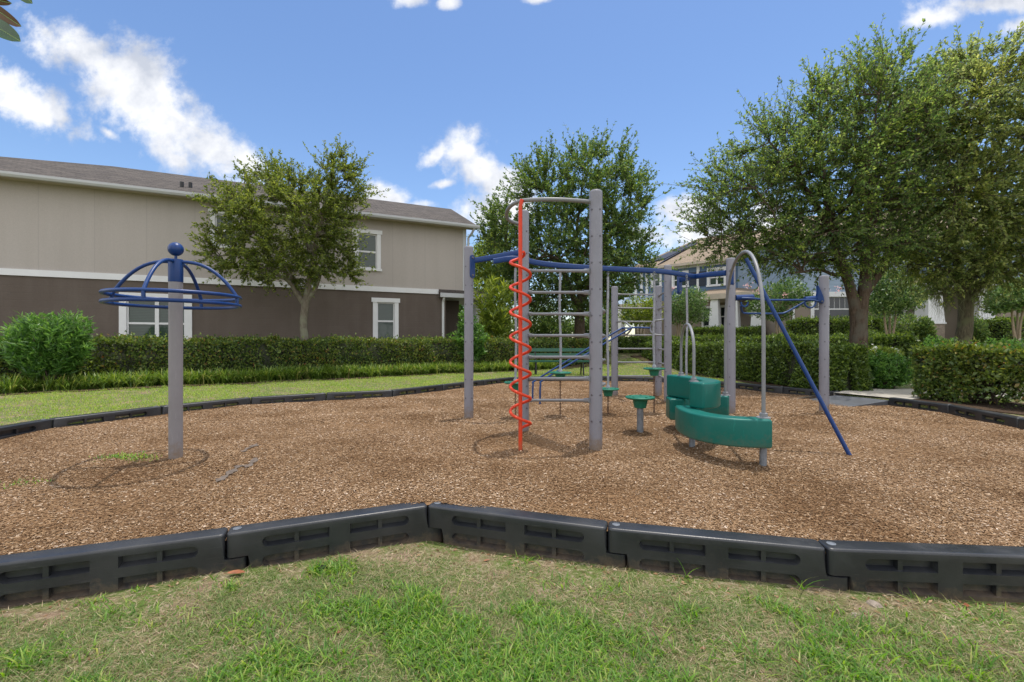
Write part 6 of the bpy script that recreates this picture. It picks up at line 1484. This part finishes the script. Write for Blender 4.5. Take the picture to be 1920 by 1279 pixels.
NEAR = np.array(offset_poly(POLY, .055))
def vn(x, y, s, seed=0.0):
    """cheap smooth value field for patches"""
    return (np.sin(x * s * 1.7 + 1.3 * np.sin(y * s * 1.1 + seed)) + np.sin(y * s * 2.3 + 1.7 * np.sin(x * s * .9 + 2 * seed)) + np.sin((x + y) * s * 1.3 + seed * 3)) / 3
def near_grass():
    rs = np.random.RandomState(17); parts = []
    n = 950000; X = rs.uniform(-4.4, 4.4, n); Y = rs.uniform(1.45, 3.4, n); k = ~in_poly(X, Y, NEAR) & (np.abs(X) < 1.18 * Y + .35); X, Y = X[k], Y[k]
    # distance to the near border: bare soil in a band along the boards
    d = np.full(len(X), 9.)
    for i in (0, 1, 2, 3, 4, 29, 5):
        a, b = np.array(J[i]), np.array(J[(i + 1) % len(J)]); ab = b - a; t = np.clip(((X - a[0]) * ab[0] + (Y - a[1]) * ab[1]) / (ab @ ab), 0, 1); d = np.minimum(d, np.hypot(X - a[0] - t * ab[0], Y - a[1] - t * ab[1]))
    lush = .8 * vn(X, Y, 2.6, .7) + .7 * vn(X, Y, 6.3, 2.1) + .35 * vn(X, Y, 14, 1.1) + np.clip((d - .5) * 1.35, -.75, .8)
    r = rs.rand(len(X))
    # dry thatch lying flat everywhere
    s = r < .10 * np.clip(.25 + d * 1.6, 0, 1); th = blades('', X[s], Y[s], rs.uniform(.02, .06, s.sum()), rs.uniform(.0007, .0016, s.sum()), rs.uniform(.90, .995, s.sum()), None, rs, .004, 3, .2); parts.append((th, 'dry_thatch', M['thatch'], 'dry thatch and dead stems between the grass'))
    # fine short turf
    p = .18 + .60 * sstep(-.6, .5, lush); p *= sstep(.04, .42, d + .16 * vn(X, Y, 9, 4)); s = (r > .30) & (rs.rand(len(X)) < p * .9)
    tf = blades('', X[s], Y[s], rs.uniform(.02, .055, s.sum()), rs.uniform(.0012, .0024, s.sum()), rs.uniform(.55, .99, s.sum()), None, rs, 0, 4); parts.append((tf, 'short_grass', M['bladeshort'], 'patchy short grass in front of the border'))
    # broad bright blades in patches and tufts
    p = sstep(.22, .95, lush) * .38; s = (r > .4) & (rs.rand(len(X)) < p); Xb, Yb = X[s], Y[s]
    tx, ty, tl = [], [], []
    for (px_, py2, nn, sp_, ll) in ((735, 1150, 130, .13, .14), (800, 1135, 90, .1, .14), (560, 1050, 16, .03, .12), (660, 1150, 60, .14, .11), (500, 1180, 90, .16, .10), (420, 1200, 60, .14, .09), (620, 1235, 90, .12, .12), (870, 1270, 70, .10, .12), (960, 1230, 80, .16, .12), (1130, 1200, 160, .2, .11), (1200, 1220, 110, .16, .11), (1290, 1165, 30, .04, .11),
                                  (1560, 1190, 130, .18, .12), (1640, 1215, 120, .2, .12), (1600, 1250, 110, .2, .12), (1750, 1240, 110, .22, .12), (1870, 1250, 90, .2, .11), (1400, 1235, 60, .14, .11), (230, 1155, 50, .1, .08), (310, 1165, 40, .1, .08), (150, 1230, 30, .08, .09), (40, 1260, 40, .06, .14), (985, 1050, 30, .07, .08), (1040, 1095, 50, .1, .08), (1130, 1115, 40, .1, .08),
                                  (1285, 1085, 7, .012, .16), (1392, 1085, 6, .012, .16), (1505, 1110, 7, .014, .19), (1598, 1100, 6, .014, .16), (975, 1035, 12, .03, .13), (1730, 1130, 16, .06, .10), (1850, 1150, 60, .16, .1), (1820, 1120, 12, .06, .09), (340, 1090, 10, .03, .1), (260, 1110, 12, .04, .1), (180, 1130, 30, .07, .07)):
        g = gnd(px_, py2, -.3); tx.append(g.x + rs.normal(0, sp_ * .7, nn)); ty.append(g.y + rs.normal(0, sp_ * .5, nn)); tl.append(rs.uniform(.5, 1.1, nn) * ll)
    tx = np.concatenate(tx); ty = np.concatenate(ty); tl = np.concatenate(tl); k = ~in_poly(tx, ty, NEAR); tx, ty, tl = tx[k], ty[k], tl[k]
    Xb = np.concatenate([Xb, tx]); Yb = np.concatenate([Yb, ty]); Lb = np.concatenate([rs.uniform(.035, .085, s.sum()), tl]); n = len(Xb)
    bb = blades('', Xb, Yb, Lb, rs.uniform(.0024, .0050, n), rs.uniform(.45, .97, n), None, rs, 0, 5); parts.append((bb, 'grass_tufts', M['bladegreen'], 'bright broad grass tufts in front of the border'))
    # chips kicked over the border, lying on the bare soil
    m = 26000; cx_ = rs.uniform(-4, 4, m); cy_ = rs.uniform(1.5, 3.3, m); dd_ = np.full(m, 9.)
    for i in (0, 1, 2, 3, 4, 29, 5):
        a, b = np.array(J[i]), np.array(J[(i + 1) % len(J)]); ab = b - a; t = np.clip(((cx_ - a[0]) * ab[0] + (cy_ - a[1]) * ab[1]) / (ab @ ab), 0, 1); dd_ = np.minimum(dd_, np.hypot(cx_ - a[0] - t * ab[0], cy_ - a[1] - t * ab[1]))
    kk = ~in_poly(cx_, cy_, NEAR) & (rs.rand(m) < np.exp(-dd_ / .16) * (.5 + .5 * vn(cx_, cy_, 5, 3))); cx_, cy_ = cx_[kk], cy_[kk]; m = len(cx_); a = rs.uniform(0, 6.28, m); ln = rs.uniform(.012, .038, m)
    dv = np.stack([np.cos(a), np.sin(a), rs.normal(0, .15, m)], 1); Pc, Qc = leaves_np(np.stack([cx_, cy_, ground_h(cx_, cy_) + .006], 1), dv, np.stack([rs.normal(0, .3, m), rs.normal(0, .3, m), np.ones(m)], 1), ln, ln * .4, .05)
    parts.append(((Pc, Qc), 'spilled_wood_chips', M['chips'], 'wood chips spilled on bare soil outside the border'))
    for (P, Q), nm, mt, lb in parts: tag(np_mesh(nm, P, Q, mt), lb, 'grass', kind='stuff'); print(nm, len(Q))
near_grass()

def far_lawn():
    rs = np.random.RandomState(23); n = 300000; X = rs.uniform(-13, 5.6, n); Y = rs.uniform(5.0, 18.0, n)
    path = np.array([(-12.8, 7.2), (-9.6, 9.2), (-6.5, 11.55), (-3.8, 13.4), (-1.3, 15.0), (.4, 15.9), (3.6, 18.4)]); top = np.interp(X, path[:, 0], path[:, 1]) - .62
    k = ~in_poly(X, Y, np.array(offset_poly(POLY, .06))) & (Y < top + .15 * vn(X, Y, 3)) & (np.abs(X) < 1.2 * Y + .5); X, Y = X[k], Y[k]; n = len(X)
    k = rs.rand(n) < np.clip(.75 + .5 * vn(X, Y, 1.7, .4), .15, 1); X, Y = X[k], Y[k]; n = len(X)
    P, Q = blades('', X, Y, rs.uniform(.03, .075, n), rs.uniform(.0025, .0045, n), rs.uniform(.3, .95, n), None, rs, 0, 3); tag(np_mesh('lawn_grass', P, Q, M['lawn']), 'mown sunlit lawn strip behind the far border', 'grass', kind='stuff')
    print('lawn', n)
far_lawn()

# small weeds growing in the mulch
for i, (x, y, nn, sp_, ll, lb) in enumerate(((245, 861, 240, .13, .05, 'green weed patch in mulch just left of the spinner post'), (50, 897, 60, .10, .04, 'tiny weeds in mulch near the left picture edge'))):
    rs = np.random.RandomState(60 + i); g = gnd(x, y, 0); X = g.x + rs.normal(0, sp_, nn); Y = g.y + rs.normal(0, sp_ * .45, nn)
    P, Q = blades('', X, Y, rs.uniform(.5, 1.2, nn) * ll, rs.uniform(.003, .006, nn), rs.uniform(.4, .9, nn), None, rs, .004, 4, hfun=mulch_h)
    tag(np_mesh('weed_patch', P, Q, M['bladegreen']), lb, 'weeds', 'weeds in the mulch')

# dry leaves, a plastic cap and stones lying on the grass
def dry_leaf(x, y, s, rz, lb, curl=.25):
    g = gnd(x, y, -.29); z = G(g.x, g.y) + .012; mb = MB(); n = 7; rows = []
    c, sn = math.cos(rz), math.sin(rz)
    for i in range(n):
        t = i / (n - 1); w = s * .24 * math.sin(math.pi * min(1, t * .92 + .06)) ** .8; u = (t - .5) * s; zz = z + curl * s * (t - .5) ** 2
        rows.append([V((g.x + u * c - v * sn, g.y + u * sn + v * c, zz + abs(v) * .5)) for v in (-w, 0, w)])
    for i in range(n - 1):
        for j in range(2): mb.face([rows[i][j], rows[i][j + 1], rows[i + 1][j + 1], rows[i + 1][j]])
    mb.tube([rows[0][1], rows[0][1] - V((c, sn, 0)) * s * .2], .0016, 5); tag(mb.build('dry_leaf', M['dryleaf'], angle=80), lb, 'leaf', 'dry leaves on the grass')
dry_leaf(443, 1082, .10, .1, 'long orange brown dry leaf lying against the left board joint'); dry_leaf(913, 1046, .04, .5, 'small orange dry leaf on bare soil below the border bend')
dry_leaf(636, 1180, .05, 1.2, 'rust brown curled leaf in the grass left of the big tuft', .5); dry_leaf(1812, 1131, .045, .9, 'orange leaf by the border at the lower right'); dry_leaf(1490, 1247, .035, 2.0, 'small rust leaf in the grass at the bottom right')
g = gnd(605, 1066, -.29); mb = MB(); mb.lathe((g.x, g.y, G(g.x, g.y) + .006), [(.026, 0), (.028, .006), (.026, .016), (.014, .017), (.012, .010), (.003, .010)], 18); tag(mb.build('plastic_cap', M['black']), 'small round black plastic cap lying by the near border', 'cap')
for x, y, s, lb in ((1641, 1133, .036, 'pale stone half buried beside the right near board'), (1605, 1152, .026, 'small pale stone in the grass below the right board joint')):
    g = gnd(x, y, -.29); bm = bmesh.new(); bmesh.ops.create_icosphere(bm, subdivisions=3, radius=s)
    for v in bm.verts: v.co *= 1 + .3 * noise.noise(v.co * 30); v.co.z *= .55
    me = bpy.data.meshes.new('stone'); bm.to_mesh(me); bm.free(); me.materials.append(M['stone']); me.polygons.foreach_set('use_smooth', [True] * len(me.polygons)); o = bpy.data.objects.new('stone', me); C.objects.link(o); o.location = (g.x, g.y, G(g.x, g.y) - s * .15); tag(o, lb, 'stone', 'stones in the grass')

# magnolia branch reaching in at the top left
def magnolia():
    D_ = 2.3; a = at(-130, -70, D_ + .3); root = empty('magnolia_tree', (-4.6, 1.6, G(-4.6, 1.6)), 'glossy magnolia leaves reaching in at the top left corner', 'tree')
    mb = MB(); t0 = V((-4.6, 1.6, G(-4.6, 1.6) - .1)); t1 = V((-4.5, 1.7, 2.2)); t2 = V((-4.2, 2.1, 3.2)); mb.tube(catmull([t0, t0.lerp(t1, .5), t1, t2, V((-3.3, 2.5, 3.25)), a], 6), [.12 - .10 * min(1, i / 26) for i in range(31)], 12); mb.build('trunk', M['bark'], root)
    mb = MB(); mu = MB()
    def leaf(p0, p1, w, tip=.0, under=False, roll=0.0, nrm=None):
        p0, p1 = V(p0), V(p1); d = (p1 - p0); L = d.length; d.normalize(); v = (nrm or V((0, -1, .25))); s = d.cross(v).normalized(); s = Matrix.Rotation(roll, 3, d) @ s; u = s.cross(d)
        n = 14; rows = []
        for i in range(n):
            t = i / (n - 1); ww = w * (max(0, math.sin(math.pi * min(1, t * .97 + .015) ** 1.0)) ** .5) * (1 if t < .97 else .5); rows.append([p0 + d * L * t + s * ww * q + u * (abs(q) * ww * .25 - .10 * L * (t - .4) ** 2) for q in (-1, -.5, 0, .5, 1)])
        tgt = mu if under else mb
        for i in range(n - 1):
            for j in range(4): tgt.face([rows[i][j], rows[i][j + 1], rows[i + 1][j + 1], rows[i + 1][j]])
        mb.tube([r[2] + u * .0 for r in rows], [.0022] * n, 5, 1)
    leaf(at(-38, 32, D_), at(35, 75, D_), .044); leaf(at(-30, 2, D_), at(36, 48, D_), .030, under=True, roll=.5); leaf(at(-50, -10, D_), at(19, 6, D_), .022, under=True, roll=.9); leaf(at(20, -40, D_ - .1), at(58, 5, D_ - .1), .034, roll=.3)
    leaf(at(-110, 10, D_), at(-40, 70, D_), .036); leaf(at(-90, -60, D_), at(-10, -50, D_), .036)
    tw = MB(); hub = at(-70, 10, D_ + .05)
    tw.tube(catmull([a, at(-105, -40, D_ + .15), hub], 6), [.014 - .0006 * i for i in range(13)], 8)
    for q in (at(-38, 32, D_), at(-30, 2, D_), at(-50, -10, D_), at(20, -40, D_ - .1), at(-110, 10, D_), at(-90, -60, D_)): tw.tube(bez(hub, hub.lerp(q, .5) + V((0, 0, .02)), q, 5), .0035, 6)
    tw.build('twig', M['twig'], root)
    mb.build('leaves', [M['magnolia'], M['midrib']], root, angle=60); mu.build('leaves', M['magnoliaunder'], root, angle=60)
magnolia()
